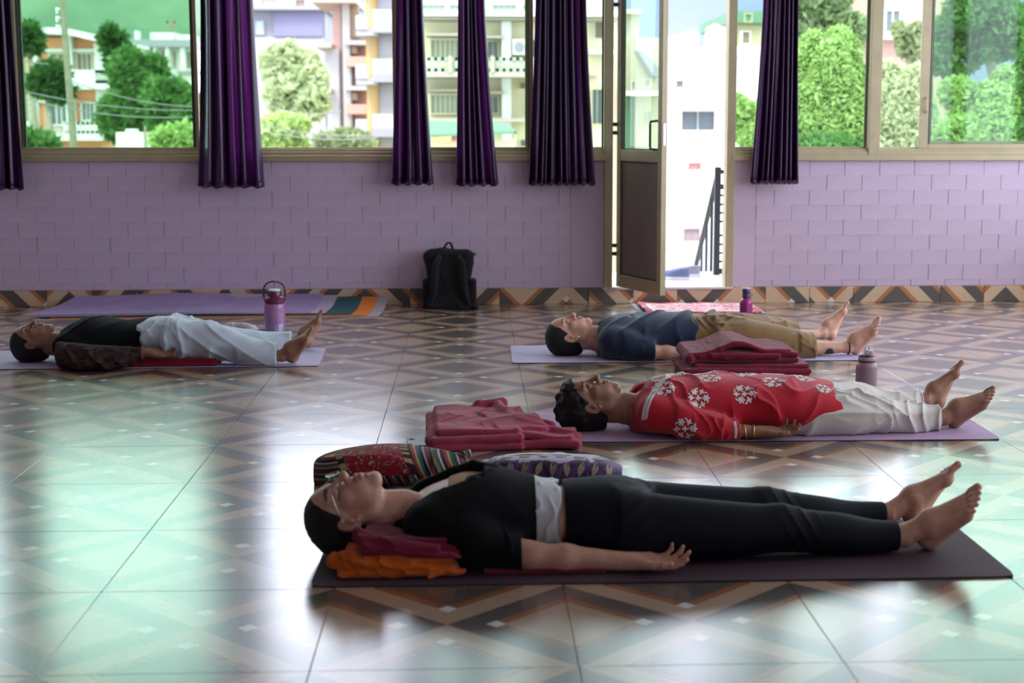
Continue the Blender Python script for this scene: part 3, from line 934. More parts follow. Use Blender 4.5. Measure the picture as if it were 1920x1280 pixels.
tree('feathery_tree', 1395, 235, 40, 55, 19, 'leaf_lime', 'small light green tree between the doorway and its curtain', 5000, .075, 14, 8)
tree('leafy_bush', 1570, 290, 130, 45, 14, 'leaf_mid', 'green shrub mass at the sill under the bright lime tree', 9000, .08, 15, 10)
tree('pale_tree', 1690, 235, 70, 110, 21, 'leaf_pale', 'pale washed out tree filling the open window gap', 20000, .06, 16, 14)
tree('pale_tree', 1712, 75, 42, 50, 26, 'leaf_olive', 'thin olive tree in front of the rose coloured house', 1500, .07, 17, 9)
tree('broad_tree', 1850, 215, 115, 105, 15, 'leaf_lime', 'bright broad tree in the last double glazed pane', 26000, .06, 18, 14)
tree('broad_tree', 1865, 55, 115, 105, 16, 'leaf_mid', 'dark crowned tree above the bright broad tree in the last pane', 16000, .06, 19, 14)
tree('broad_tree', 1960, 170, 70, 150, 13, 'leaf_mid', 'green tree at the very edge of the last pane', 6000, .085, 20, 10)
tree('broad_tree', 2150, 120, 150, 200, 16, 'leaf_mid', 'tall tree beyond the edge of the last pane', 2600, .2, 21, 10)

# landing, stair railing and shoes outside the door
tag(MB().box((DL - 1.2, YB + .21, -.06), (DR + 1.6, 11.6, BASE - .03), .004).build('trim_1', M['concrete']), kind='structure')
sr = empty('stair_railing', at(1346, 534, 11.35), 0, 'black iron stair railing going down from the landing outside the open door', 'railing')
iv = -Vector(sr.location)
A = at(1346, 318, 11.35) + iv
zb = BASE - .03 + iv.z
MB().box((A.x - .022, A.y - .022, zb), (A.x + .022, A.y + .022, A.z + .02), .003).build('post', M['blackmetal'], sr)
B = at(1283, 590, 13.6) + iv
MB().tube([A + Vector((0, .0, -.03)), B], .021, 8).build('handrail', M['blackmetal'], sr)
lowA = Vector((A.x, A.y, zb - .02)); lowB = Vector((B.x, B.y, B.z - .95))
MB().tube([lowA, lowB], .016, 8).build('lower_rail', M['blackmetal'], sr)
for k in range(1, 7):
    t_ = k / 7
    MB().tube([(A + Vector((0, 0, -.03))).lerp(B, t_), lowA.lerp(lowB, t_)], .0125, 6).build('baluster', M['blackmetal'], sr)
C_ = Vector((A.x + .55, A.y, 0))
for k, y_ in enumerate((322, 350, 366, 383, 399, 415, 441, 458, 474, 490, 508)):
    z_ = (at(1346, y_, 11.35) + iv).z
    th = .020 if k in (1, 10) else (.016 if k == 0 else .008)
    MB().box((A.x, A.y - .012, z_ - th), (C_.x, A.y + .012, z_ + th)).build('rung', M['blackmetal'], sr)
MB().box((C_.x - .02, A.y - .02, zb), (C_.x + .02, A.y + .02, A.z + .02)).build('post', M['blackmetal'], sr)

M['shoe_blue'] = fabric('blue_grey_canvas', (.16, .20, .34)); M['shoe_sole'] = plain('white_sole', (.7, .7, .7), .6); M['shoe_grey'] = fabric('grey_canvas', (.30, .31, .36))
def shoe(x, y, rz, mat, label):
    root = empty('shoe', (x, y, BASE - .03), rz, label, 'shoe', 'shoes left on the landing')
    n = 20
    out = []
    for k in range(n):
        a = 2 * math.pi * k / n
        xx = .13 * math.cos(a); w = .046 if xx > -.02 else .038
        out.append((xx, w * math.sin(a) * (1 - .12 * math.cos(2 * a)), 0))
    MB().prism(out, (0, 0, .025)).build('sole', M['shoe_sole'], root, smooth=False)
    b = MB()
    rings = []
    for z, s_, sh in ((.024, .95, 0), (.045, .93, -.002), (.062, .80, -.018), (.075, .55, -.052), (.085, .42, -.07), (.080, .36, -.07), (.045, .34, -.07)):
        rings.append([b.bm.verts.new((p[0] * s_ + sh, p[1] * min(1, s_ * 1.15), z)) for p in out])
    for A_, B_ in zip(rings, rings[1:]):
        for k in range(n): b.bm.faces.new((A_[k], A_[(k + 1) % n], B_[(k + 1) % n], B_[k]))
    b.bm.faces.new(rings[-1])
    b.build('upper', M[mat], root, smooth=True)
    l = MB()
    for k in range(4): l.tube([(.01 + k * .018, -.02, .071 - k * .006), (.012 + k * .018, 0, .077 - k * .007), (.01 + k * .018, .02, .071 - k * .006)], .003, 5)
    l.build('lace', M['shoe_sole'], root)
p = at(1262, 524, 11.0); shoe(p.x, 11.0, 2.7, 'shoe_blue', 'blue grey canvas shoe nearer the open door leaf on the landing')
p = at(1283, 522, 11.15); shoe(p.x, 11.2, 2.9, 'shoe_grey', 'grey canvas shoe nearer the stair railing on the landing')
# ------------------------------------------------------------------ soft bodies: distance fields turned into one continuous skin
f4 = np.float32
class Vol:
    def __init__(s, xs, ys, zs):
        s.ax = [np.asarray(a, f4) for a in (xs, ys, zs)]
        s.D = np.full([len(a) for a in s.ax], .5, f4)
    def blk(s, lo, hi):
        sl = []
        for a, l, h in zip(s.ax, lo, hi):
            i0 = max(0, int(np.searchsorted(a, l)) - 1); i1 = min(len(a), int(np.searchsorted(a, h)) + 1)
            if i1 <= i0: return None, None
            sl.append(slice(i0, i1))
        P = (s.ax[0][sl[0]][:, None, None], s.ax[1][sl[1]][None, :, None], s.ax[2][sl[2]][None, None, :])
        return tuple(sl), P
    def put(s, fn, lo, hi, k=.01, mode='u', m=None):
        m = max(k, .012) + .006 if m is None else m
        sl, P = s.blk([l - m for l in lo], [h + m for h in hi])
        if sl is None: return s
        d = fn(*P)
        A = s.D[sl]
        if mode == 'u':
            if k > 0:
                h = np.clip(.5 + .5 * (A - d) / k, 0, 1)
                s.D[sl] = A + (d - A) * h - k * h * (1 - h)
            else:
                s.D[sl] = np.minimum(A, d)
        else:                                        # carve
            if k > 0:
                h = np.clip(.5 - .5 * (A + d) / k, 0, 1)
                s.D[sl] = A + (-d - A) * h + k * h * (1 - h)
            else:
                s.D[sl] = np.maximum(A, -d)
        return s
    def cap(s, a, b, ra, rb, k=.01, mode='u', fr=None):
        """rounded cone from a to b"""
        a = np.array(a, float); b = np.array(b, float)
        if fr is not None: a, b = fr.w(a), fr.w(b)
        ba = b - a; L2 = float(ba @ ba) + 1e-12
        r = max(ra, rb)
        def fn(X, Y, Z):
            px, py, pz = X - f4(a[0]), Y - f4(a[1]), Z - f4(a[2])
            t = np.clip((px * f4(ba[0]) + py * f4(ba[1]) + pz * f4(ba[2])) / f4(L2), 0, 1)
            return np.sqrt((px - t * f4(ba[0])) ** 2 + (py - t * f4(ba[1])) ** 2 + (pz - t * f4(ba[2])) ** 2) - (f4(ra) + t * f4(rb - ra))
        return s.put(fn, np.minimum(a, b) - r, np.maximum(a, b) + r, k, mode)
    def ell(s, c, r, k=.01, mode='u', fr=None, rot=None):
        """ellipsoid; r along the frame's own axes"""
        c = np.array(c, float)
        A = np.eye(3)
        if fr is not None:
            c = fr.w(c); A = fr.A
        if rot is not None: A = A @ rot
        r = np.array(r, float)
        ext = np.sqrt((A ** 2) @ (r ** 2))
        A = A.astype(f4)
        def fn(X, Y, Z):
            p = (X - f4(c[0]), Y - f4(c[1]), Z - f4(c[2]))
            q = [(p[0] * A[0, i] + p[1] * A[1, i] + p[2] * A[2, i]) / f4(r[i]) for i in range(3)]
            k0 = np.sqrt(q[0] ** 2 + q[1] ** 2 + q[2] ** 2) + f4(1e-6)
            k1 = np.sqrt(sum((q[i] / f4(r[i])) ** 2 for i in range(3))) + f4(1e-6)
            return k0 * (k0 - 1) / k1
        return s.put(fn, c - ext, c + ext, k, mode)
    def tube(s, prof, k=.02, mode='u', power=2.0, disp=None, cap=True, pad=.012):
        """body that runs along x; prof rows: (x, cy, cz, ry, rz)"""
        Pf = np.array(prof, float)
        x0, x1 = Pf[0, 0], Pf[-1, 0]
        def cr(x):
            x = np.clip(x, x0, x1)
            X_ = Pf[:, 0]
            i = np.clip(np.searchsorted(X_, x) - 1, 0, len(X_) - 2)
            h = X_[i + 1] - X_[i]; t = ((x - X_[i]) / h)[:, None]
            m = np.zeros_like(Pf[:, 1:])
            m[1:-1] = (Pf[2:, 1:] - Pf[:-2, 1:]) / (X_[2:] - X_[:-2])[:, None]
            m[0] = (Pf[1, 1:] - Pf[0, 1:]) / (X_[1] - X_[0]); m[-1] = (Pf[-1, 1:] - Pf[-2, 1:]) / (X_[-1] - X_[-2])
            h = h[:, None]
            return ((2 * t ** 3 - 3 * t ** 2 + 1) * Pf[i, 1:] + (t ** 3 - 2 * t ** 2 + t) * h * m[i] + (-2 * t ** 3 + 3 * t ** 2) * Pf[i + 1, 1:] + (t ** 3 - t ** 2) * h * m[i + 1])
        def fn(X, Y, Z):
            q = cr(X[:, 0, 0].astype(float)).astype(f4)
            cy, cz, ry, rz = [q[:, i][:, None, None] for i in range(4)]
            u = np.abs((Y - cy) / ry); w = np.abs((Z - cz) / rz)
            if power == 2.0:
                r_ = np.sqrt(u * u + w * w)
            else:
                r_ = (u ** f4(power) + w ** f4(power)) ** f4(1 / power)
            d = (r_ - 1) * np.minimum(ry, rz)
            if disp is not None: d = d + disp(X, Y, Z)
            if cap:
                e = np.maximum(f4(x0) - X, X - f4(x1))
                d = np.maximum(d, e)
            return d
        lo = [x0, (Pf[:, 1] - Pf[:, 3]).min() - pad, (Pf[:, 2] - Pf[:, 4]).min() - pad]
        hi = [x1, (Pf[:, 1] + Pf[:, 3]).max() + pad, (Pf[:, 2] + Pf[:, 4]).max() + pad]
        return s.put(fn, lo, hi, k, mode)
    def full(s, fn):
        P = (s.ax[0][:, None, None], s.ax[1][None, :, None], s.ax[2][None, None, :])
        s.D = fn(s.D, *P).astype(f4)
        return s
    def floor(s, z=0.0):
        return s.full(lambda D, X, Y, Z: np.maximum(D, f4(z) - Z))
    def cut(s, p, n):
        """keep only what lies behind the plane through p with outward normal n"""
        n = np.array(n, float); n /= np.linalg.norm(n)
        return s.full(lambda D, X, Y, Z: np.maximum(D, (X - f4(p[0])) * f4(n[0]) + (Y - f4(p[1])) * f4(n[1]) + (Z - f4(p[2])) * f4(n[2])))
    def skin(s):
        g = openvdb.FloatGrid(.02)
        D = np.clip(s.D, -.02, .02)
        D[0] = D[-1] = .02; D[:, 0] = D[:, -1] = .02; D[:, :, 0] = D[:, :, -1] = .02
        g.copyFromArray(np.ascontiguousarray(D))
        p, q = g.convertToQuads(0.0)[:2]
        p = np.array(p, float)
        for i in range(3):
            p[:, i] = np.interp(p[:, i], np.arange(len(s.ax[i])), s.ax[i])
        # drop specks: keep the islands that matter
        q = np.array(q)
        lab = np.arange(len(p))
        for _ in range(60):
            m_ = lab[q].min(1)
            new = lab.copy()
            for c_ in range(4): np.minimum.at(new, q[:, c_], m_)
            new = new[new]
            if (new == lab).all(): break
            lab = new
        cnt = np.bincount(lab, minlength=len(p))
        ok = cnt[lab] >= max(40, .004 * len(p))
        if not ok.all():
            idx = np.cumsum(ok) - 1
            q = idx[q[ok[q].all(1)]]; p = p[ok]
        return p, q[:, ::-1]
    def build(s, name, mat, parent, off=(0, 0, 0)):
        p, q = s.skin()
        p = p - np.array(off)
        o = mesh_np(name, p, q, mat, parent)
        return o

def axis(*seg):
    """non-uniform samples: axis(a, step, b, step, c ...)"""
    out = [seg[0]]
    i = 1
    while i < len(seg):
        st, e = seg[i], seg[i + 1]
        n = max(1, int(round((e - out[-1]) / st)))
        out.extend(np.linspace(out[-1], e, n + 1)[1:])
        i += 2
    return np.array(out)

class Frame:
    def __init__(s, o, e0, e1, e2):
        s.o = np.array(o, float); s.A = np.stack([np.array(e, float) for e in (e0, e1, e2)], 1)
    def w(s, p): return s.o + s.A @ np.array(p, float)
    def loc(s, X, Y, Z):
        p = (X - f4(s.o[0]), Y - f4(s.o[1]), Z - f4(s.o[2]))
        A = s.A.astype(f4)
        return [p[0] * A[0, i] + p[1] * A[1, i] + p[2] * A[2, i] for i in range(3)]

def wrinkle(seed, amp, freq, dirs=((1, .2, .3),), warp=.35, sharp=2.0):
    """folds: ridged waves across given directions, bent by slower waves"""
    rg = np.random.default_rng(seed)
    ws = []
    for d in dirs:
        d = np.array(d, float); d /= np.linalg.norm(d)
        ws.append((d * freq * rg.uniform(.85, 1.15), rg.uniform(0, 6.28), rg.normal(size=3) * freq * .35, rg.uniform(0, 6.28), rg.normal(size=3) * freq * .22, rg.uniform(0, 6.28)))
    def fn(X, Y, Z):
        out = 0
        for a, pa, b, pb, c, pc in ws:
            w1 = np.sin(X * f4(b[0]) + Y * f4(b[1]) + Z * f4(b[2]) + f4(pb))
            w2 = np.sin(X * f4(c[0]) + Y * f4(c[1]) + Z * f4(c[2]) + f4(pc) + w1)
            v = np.sin(X * f4(a[0]) + Y * f4(a[1]) + Z * f4(a[2]) + f4(pa) + f4(warp * 6) * w2)
            out = out - f4(amp) * ((1 - np.abs(v)) ** f4(sharp)) * np.clip(f4(.45) + f4(.5) * w1 + f4(.5) * w2, 0, 1.2)
        return out
    return fn

# ------------------------------------------------------------------ skin, hair and cloth
def skin_mat(name, c, lip=(.36, .12, .11)):
    """skin; the colour attribute marks lips (red), brows and lashes (green), nails and palms (blue)"""
    t = NT(name)
    v = t.coord('Object')
    n = t.noise(v, 35, 4, .6)
    c2 = tuple(x * .86 for x in c); c3 = tuple(min(1, x * 1.10) for x in c)
    b = t.ramp(n, [(.3, c2), (.7, c3)])
    at_ = t.node('ShaderNodeVertexColor'); at_.layer_name = 'marks'
    q = t.n.new('ShaderNodeSeparateColor'); t.lk(at_.outputs[0], q.inputs[0])
    b = t.mix(q.outputs[0], b, lip)
    b = t.mix(q.outputs[1], b, (.012, .008, .007))
    b = t.mix(q.outputs[2], b, tuple(min(1, x * 1.25 + .03) for x in c))
    t.col(b)
    t.set(rough=.48, spec=.4, sss=.06)
    t.p.inputs['Subsurface Radius'].default_value = (.6, .25, .12)
    t.p.inputs['Subsurface Scale'].default_value = .012
    t.bump(t.noise(v, 420, 3), .12, .001)
    return t.m

def hair_mat(name, c=(.010, .008, .009)):
    t = NT(name)
    v = t.coord('Object')
    n = t.noise(t.mapping(v, (1, 1.6, .8)), 230, 4, .65, 1.5)
    t.col(t.ramp(n, [(.35, c), (.75, tuple(x * 2.4 for x in c))]))
    t.set(rough=.6, spec=.3)
    t.bump(n, 1.0, .005)
    return t.m
M['hair'] = hair_mat('black_hair')

def head_prims(V, F, sc=1.0, jaw=1.0, k=.012, nose=1.0):
    """F axes: forward (face), up (crown), side; sc scales the canonical 0.23 m head"""
    def q(*p): return tuple(x * sc for x in p)
    E = lambda c, r, k_=k, mode='u', rot=None: V.ell(q(*c), q(*r), k_ * sc, mode, F, rot)
    C = lambda a, b, ra, rb, k_=k, mode='u': V.cap(q(*a), q(*b), ra * sc, rb * sc, k_ * sc, mode, F)
    E((-.012, .030, 0), (.092, .083, .073), .001)
    E((-.035, .018, 0), (.070, .075, .070), .02)
    E((.034, .040, 0), (.050, .055, .058), .02)          # forehead
    E((.026, -.040, 0), (.058, .068, .056 * jaw), .02)   # mid face
    for s_ in (-1, 1):
        C((-.004, -.040, .058 * s_), (-.002, -.072, .052 * s_ * jaw), .016, .016, .02)
        C((-.002, -.072, .050 * s_ * jaw), (.062, -.100, .014 * s_), .018, .017, .022)
        E((.052, -.022, .043 * s_), (.024, .020, .020), .02)     # cheekbone
        E((.052, -.058, .032 * s_), (.026, .026, .022), .022)    # cheek
        C((.078, .030, .012 * s_), (.066, .030, .046 * s_), .009, .009, .014)   # brow ridge
        E((-.066, -.02, .030 * s_), (.03, .05, .03), .02)
    C((.068, -.104, -.008), (.068, -.104, .008), .016, .016, .016)   # chin
    E((.066, -.068, 0), (.026, .026, .030), .018)                    # muzzle
    for s_ in (-1, 1):
        E((.089, .008, .032 * s_), (.015, .013, .019), .014, 'c')       # socket
        E((.070, .006, .032 * s_), (.0155, .0135, .0165), .004)         # closed eye
    C((.081, .018, 0), (.103, -.022, 0), .0075 * nose, .0095 * nose, .010)
    E((.105, -.027, 0), (.013, .0115, .0125), .008)
    for s_ in (-1, 1):
        E((.092, -.031, .012 * s_), (.012, .0085, .0075), .006)
        E((.098, -.039, .0075 * s_), (.0065, .004, .0038), .003, 'c')
    E((.089, -.0565, 0), (.010, .0065, .021), .006)
    E((.086, -.0690, 0), (.011, .0075, .018), .006)
    C((.099, -.0625, -.019), (.099, -.0625, .019), .0022, .0022, .003, 'c')
    E((.088, -.082, 0), (.009, .005, .016), .006, 'c')
    for s_ in (-1, 1):                                                # ears
        rot = np.array(Matrix.Rotation(R(-14), 3, 'Z') @ Matrix.Rotation(R(24 * s_), 3, 'Y'))
        E((-.008, -.006, .075 * s_), (.0195, .033, .0085), .006, 'u', rot)
        E((-.004, .0, .084 * s_), (.0110, .020, .0060), .004, 'c', rot)
        E((.004, -.014, .079 * s_), (.006, .010, .006), .004, 'u', rot)
        E((-.001, -.034, .074 * s_), (.009, .010, .006), .006)

def hand_prims(V, wrist, dirv, palm_n, thumb_side, sc=1.0, curl=1.0, spread=1.0, w=.042):
    """relaxed open hand: dirv points to the fingers, palm_n out of the palm, thumb_side +1/-1 along dirv x palm_n"""
    d = np.array(dirv, float); d /= np.linalg.norm(d)
    n = np.array(palm_n, float); n -= d * (n @ d); n /= np.linalg.norm(n)
    sd = np.cross(d, n) * thumb_side
    F = Frame(wrist, d, sd, n)
    P = lambda a, b, c: (a * sc, b * sc, c * sc)
    V.cap(P(-.03, 0, 0), P(.012, 0, 0), .0235 * sc, .022 * sc, .012, 'u', F)
    for off, L in ((.024, .088), (.008, .092), (-.008, .088), (-.023, .080)):     # metacarpals: index .. little
        V.cap(P(.005, off * .5, 0), P(L, off, -.002), .0135 * sc, .0110 * sc, .014, 'u', F)
    V.cap(P(.018, .012, .004), P(.052, .030, .008), .017 * sc, .0145 * sc, .012, 'u', F)          # thenar
    V.cap(P(.02, -.018, .003), P(.065, -.024, .002), .013 * sc, .012 * sc, .012, 'u', F)
    fing = ((.0255, .090, (.041, .025, .021), .0088), (.0085, .094, (.046, .029, .022), .0090), (-.0085, .090, (.042, .027, .022), .0086), (-.0245, .081, (.033, .021, .019), .0077))
    for i, (off, x0, Ls, r) in enumerate(fing):
        a = R((5 + 5 * i) * curl); p = np.array([x0, off * (1 + .05 * spread), -.001])
        yaw = R((-2.0 + 1.4 * i) * -spread)
        tot = a * .9
        rr = r
        for j, L in enumerate(Ls):
            q = p + L * np.array([math.cos(tot) * math.cos(yaw), math.sin(yaw) * math.cos(tot), math.sin(tot)])
            V.cap(P(*p), P(*q), rr * sc, (rr * .93 if j < 2 else rr * .80) * sc, .0045 if j else .006, 'u', F)
            p = q; rr *= .94
            tot += R(24 + 5 * i) * curl * (1.15 if j == 0 else .9)
    # thumb leaves the side of the palm near its base
    p0 = np.array([.040, .030, .006]); p1 = p0 + np.array([.030, .022, .012]); p2 = p1 + np.array([.028, .010, .010]); p3 = p2 + np.array([.021, .001, .006])
    V.cap(P(*p0), P(*p1), .0125 * sc, .0108 * sc, .008, 'u', F); V.cap(P(*p1), P(*p2), .0105 * sc, .0098 * sc, .005, 'u', F); V.cap(P(*p2), P(*p3), .0098 * sc, .0078 * sc, .005, 'u', F)
    return F

def foot_prims(V, heel, toe_dir, sole_n, big, shin_from, sc=1.0, r_ank=.036):
    """heel: point near the heel's core; toe_dir heel->toes; sole_n out of the sole; big: +1/-1 side of the big toe along toe_dir x sole_n"""
    t = np.array(toe_dir, float); t /= np.linalg.norm(t)
    n = np.array(sole_n, float); n -= t * (n @ t); n /= np.linalg.norm(n)
    sd = np.cross(t, n) * big
    F = Frame(heel, t, sd, n)          # x: towards the toes, y: big toe side, z: out of the sole
    P = lambda a, b, c: (a * sc, b * sc, c * sc)
    V.ell(P(0, 0, .0), (.034 * sc, .029 * sc, .032 * sc), .01, 'u', F)
    sh = np.array(shin_from, float)
    ank = F.w(P(.045, .0, -.040))
    V.cap(tuple(sh), tuple(ank), r_ank * sc, .031 * sc, .02)
    V.cap(P(.005, 0, -.004), P(.045, 0, -.038), .028 * sc, .032 * sc, .02, 'u', F)
    V.ell(P(.042, .031, -.043), (.015 * sc, .010 * sc, .014 * sc), .010, 'u', F)
    V.ell(P(.034, -.031, -.038), (.015 * sc, .010 * sc, .014 * sc), .010, 'u', F)
    V.cap(P(.0, -.008, .010), P(.135, -.026, .014), .024 * sc, .017 * sc, .02, 'u', F)       # outer border
    V.cap(P(.05, .004, -.040), P(.150, .020, -.002), .030 * sc, .020 * sc, .025, 'u', F)     # instep to big ball
    V.cap(P(.04, -.004, -.030), P(.145, -.010, .000), .030 * sc, .0175 * sc, .025, 'u', F)
    V.ell(P(.155, .024, .010), (.025 * sc, .020 * sc, .018 * sc), .014, 'u', F)              # ball
    V.ell(P(.142, -.022, .012), (.022 * sc, .018 * sc, .014 * sc), .014, 'u', F)
    toes = ((.028, .170, .044, .0125, .0130), (.010, .172, .036, .0088, .0092), (-.006, .166, .032, .0083, .0085), (-.021, .157, .028, .0080, .0080), (-.034, .146, .023, .0078, .0074))
    for i, (y, x0, L, r0, r1) in enumerate(toes):
        a = P(x0 - .014, y, .004); m = P(x0 + L * .5, y * 1.04, -.001 - .003 * (i > 0)); e = P(x0 + L, y * 1.05, .004 + .003 * (i > 0))
        V.cap(a, m, r0 * sc, r0 * .95 * sc, .006, 'u', F); V.cap(m, e, r0 * .95 * sc, r1 * sc, .003, 'u', F)
    return F

def paint_marks(o, F, sc, feet=(), hands=()):
    """real colour of lips, brows, lashes and nails on the skin mesh"""
    me = o.data
    n = len(me.vertices)
    co = np.zeros(n * 3, f4); me.vertices.foreach_get('co', co); co = co.reshape(-1, 3)
    off = np.array(o['off'])
    w = co + off
    l = (w - F.o) @ F.A / sc
    f_, u_, s_ = l[:, 0], l[:, 1], np.abs(l[:, 2])
    face = (f_ > .05) & (np.abs(u_) < .12) & (s_ < .08)
    ss = lambda a, e: np.clip(1 - (a - 1) / e, 0, 1)
    lip = np.maximum(ss(np.sqrt(((u_ + .0565) / .0075) ** 2 + (s_ / .023) ** 2), .25), ss(np.sqrt(((u_ + .0690) / .0085) ** 2 + (s_ / .020) ** 2), .25)) * face
    t = np.clip((s_ - .012) / .040, 0, 1)
    bu = .0285 + .006 * np.sin(t * 2.2)
    brow = ss(np.abs(u_ - bu) / (.0052 - .0025 * t), .6) * ((s_ > .011) & (s_ < .053)) * face
    lash_u = .0005 - .006 * (1 - ((s_ - .032) / .019) ** 2)
    lash = ss(np.abs(u_ - lash_u) / .0016, .8) * (np.abs(s_ - .032) < .019) * face
    c = np.zeros((n, 4), f4); c[:, 3] = 1
    c[:, 0] = lip * .85; c[:, 1] = np.maximum(brow * .85, lash * .95)
    for Fo, fs in feet:
        q = (w - Fo.o) @ Fo.A / fs
        c[:, 2] = np.maximum(c[:, 2], ((q[:, 2] > .012) & (q[:, 0] > -.05) & (np.linalg.norm(q, axis=1) < .25)) * .8)
    at_ = me.color_attributes.new('marks', 'FLOAT_COLOR', 'POINT')
    at_.data.foreach_set('color', c.ravel())

def kids(root, off):
    return np.array(off, float)
# ------------------------------------------------------------------ the four people
def rows(rs, e=0.0):
    """(x, cy, bottom, top, half width) -> tube rows, grown by e"""
    return [(x, cy, (b + t) / 2, ry + e, (t - b) / 2 + e) for x, cy, b, t, ry in rs]

def span(rs, x0, x1):
    """the stretch of a row table between x0 and x1"""
    A = np.array(rs, float)
    xs = sorted({x0, x1} | {x for x in A[:, 0] if x0 < x < x1})
    return [tuple([x] + [float(np.interp(x, A[:, 0], A[:, i])) for i in range(1, 5)]) for x in xs]

def person(c):
    root = empty('person', c['root'], 0, c['label'], 'person')
    off = np.array(c['root'], float); off[2] = 0
    root.location = (off[0], off[1], 0)
    g = c['g']; z0 = c['z0']; sc = c['hsc']
    O = np.array(c['head'], float)
    t = R(c['tilt']); r = R(c['roll'])
    u = np.array([-math.cos(t), 0, -math.sin(t)]); f = np.array([-math.sin(t), 0, math.cos(t)]); s_ = np.array([0., -1, 0])
    f2 = f * math.cos(r) + s_ * math.sin(r); s2 = s_ * math.cos(r) - f * math.sin(r)
    F = Frame(O, f2, u, s2)
    hx = O[0]
    ft = [c['footN'], c['footF']]
    fx0 = min(q['heel'][0] for q in ft) - .12; fx1 = max(q['heel'][0] for q in ft) + .24
    wx0 = c['wristN'][0] - .05; wx1 = c['wristN'][0] + .2
    ys = [c['Y0'] - .42, c['Y0'] + .42] + [q['heel'][1] + dd for q in ft for dd in (-.16, .16)]
    xs = axis(hx - .17 * sc, .0022 * g, hx + .15 * sc, .006, wx0, .0030 * g, wx1, .009, fx0, .0030 * g, fx1)
    hy = O[1]
    V = Vol(xs, axis(min(ys), .0036 * g, hy - .1, .0026 * g, hy + .1, .0040 * g, max(ys)), axis(z0 - .012, .0030 * g, z0 + .30))
    e = -.012
    V.tube(rows(c['torso'], e), .03)
    for key in ('legN', 'legF'):
        V.tube(rows(c[key], -.008 if len(c[key]) else 0), .03)
    nb = np.array(c['neck'], float)
    V.cap(F.w((-.030 * sc, -.050 * sc, 0)), nb, .050 * sc, .056 * sc, .03)
    V.cap(F.w((-.012 * sc, -.075 * sc, 0)), nb + np.array([-.005, 0, .01]), .046 * sc, .054 * sc, .03)
    for key in ('N', 'F'):
        sh, el, wr_ = (np.array(c[k_ + key], float) for k_ in ('sho', 'elb', 'wrist'))
        V.cap(sh, el, .047 * c['asc'], .037 * c['asc'], .03)
        V.cap(el, el + (wr_ - el) * .35, .037 * c['asc'], .036 * c['asc'], .02)
        V.cap(el + (wr_ - el) * .35, wr_, .036 * c['asc'], .0235 * c['asc'], .02)
    head_prims(V, F, sc, c.get('jaw', 1.0), nose=c.get('nose', 1.0))
    hand_prims(V, c['wristN'], c['handN'], c['palmN'], 1, c['handsc'], c.get('curl', 1.0))
    hand_prims(V, c['wristF'], c['handF'], c['palmF'], -1, c['handsc'], c.get('curl', 1.0))
    FN = foot_prims(V, ft[0]['heel'], ft[0]['t'], ft[0]['n'], 1, c['legN'][-1][:2] + ((c['legN'][-1][2] + c['legN'][-1][3]) / 2,), ft[0]['sc'], c['legN'][-1][4])
    FF = foot_prims(V, ft[1]['heel'], ft[1]['t'], ft[1]['n'], -1, c['legF'][-1][:2] + ((c['legF'][-1][2] + c['legF'][-1][3]) / 2,), ft[1]['sc'], c['legF'][-1][4])
    V.floor(z0 + .0005)
    o = V.build('body', M[c['skin']], root, off)
    o['off'] = [float(v) for v in off]
    paint_marks(o, F, sc, ((FN, ft[0]['sc']), (FF, ft[1]['sc'])))
    del o['off']
    c['root_o'], c['off'], c['F'] = root, off, F
    return root

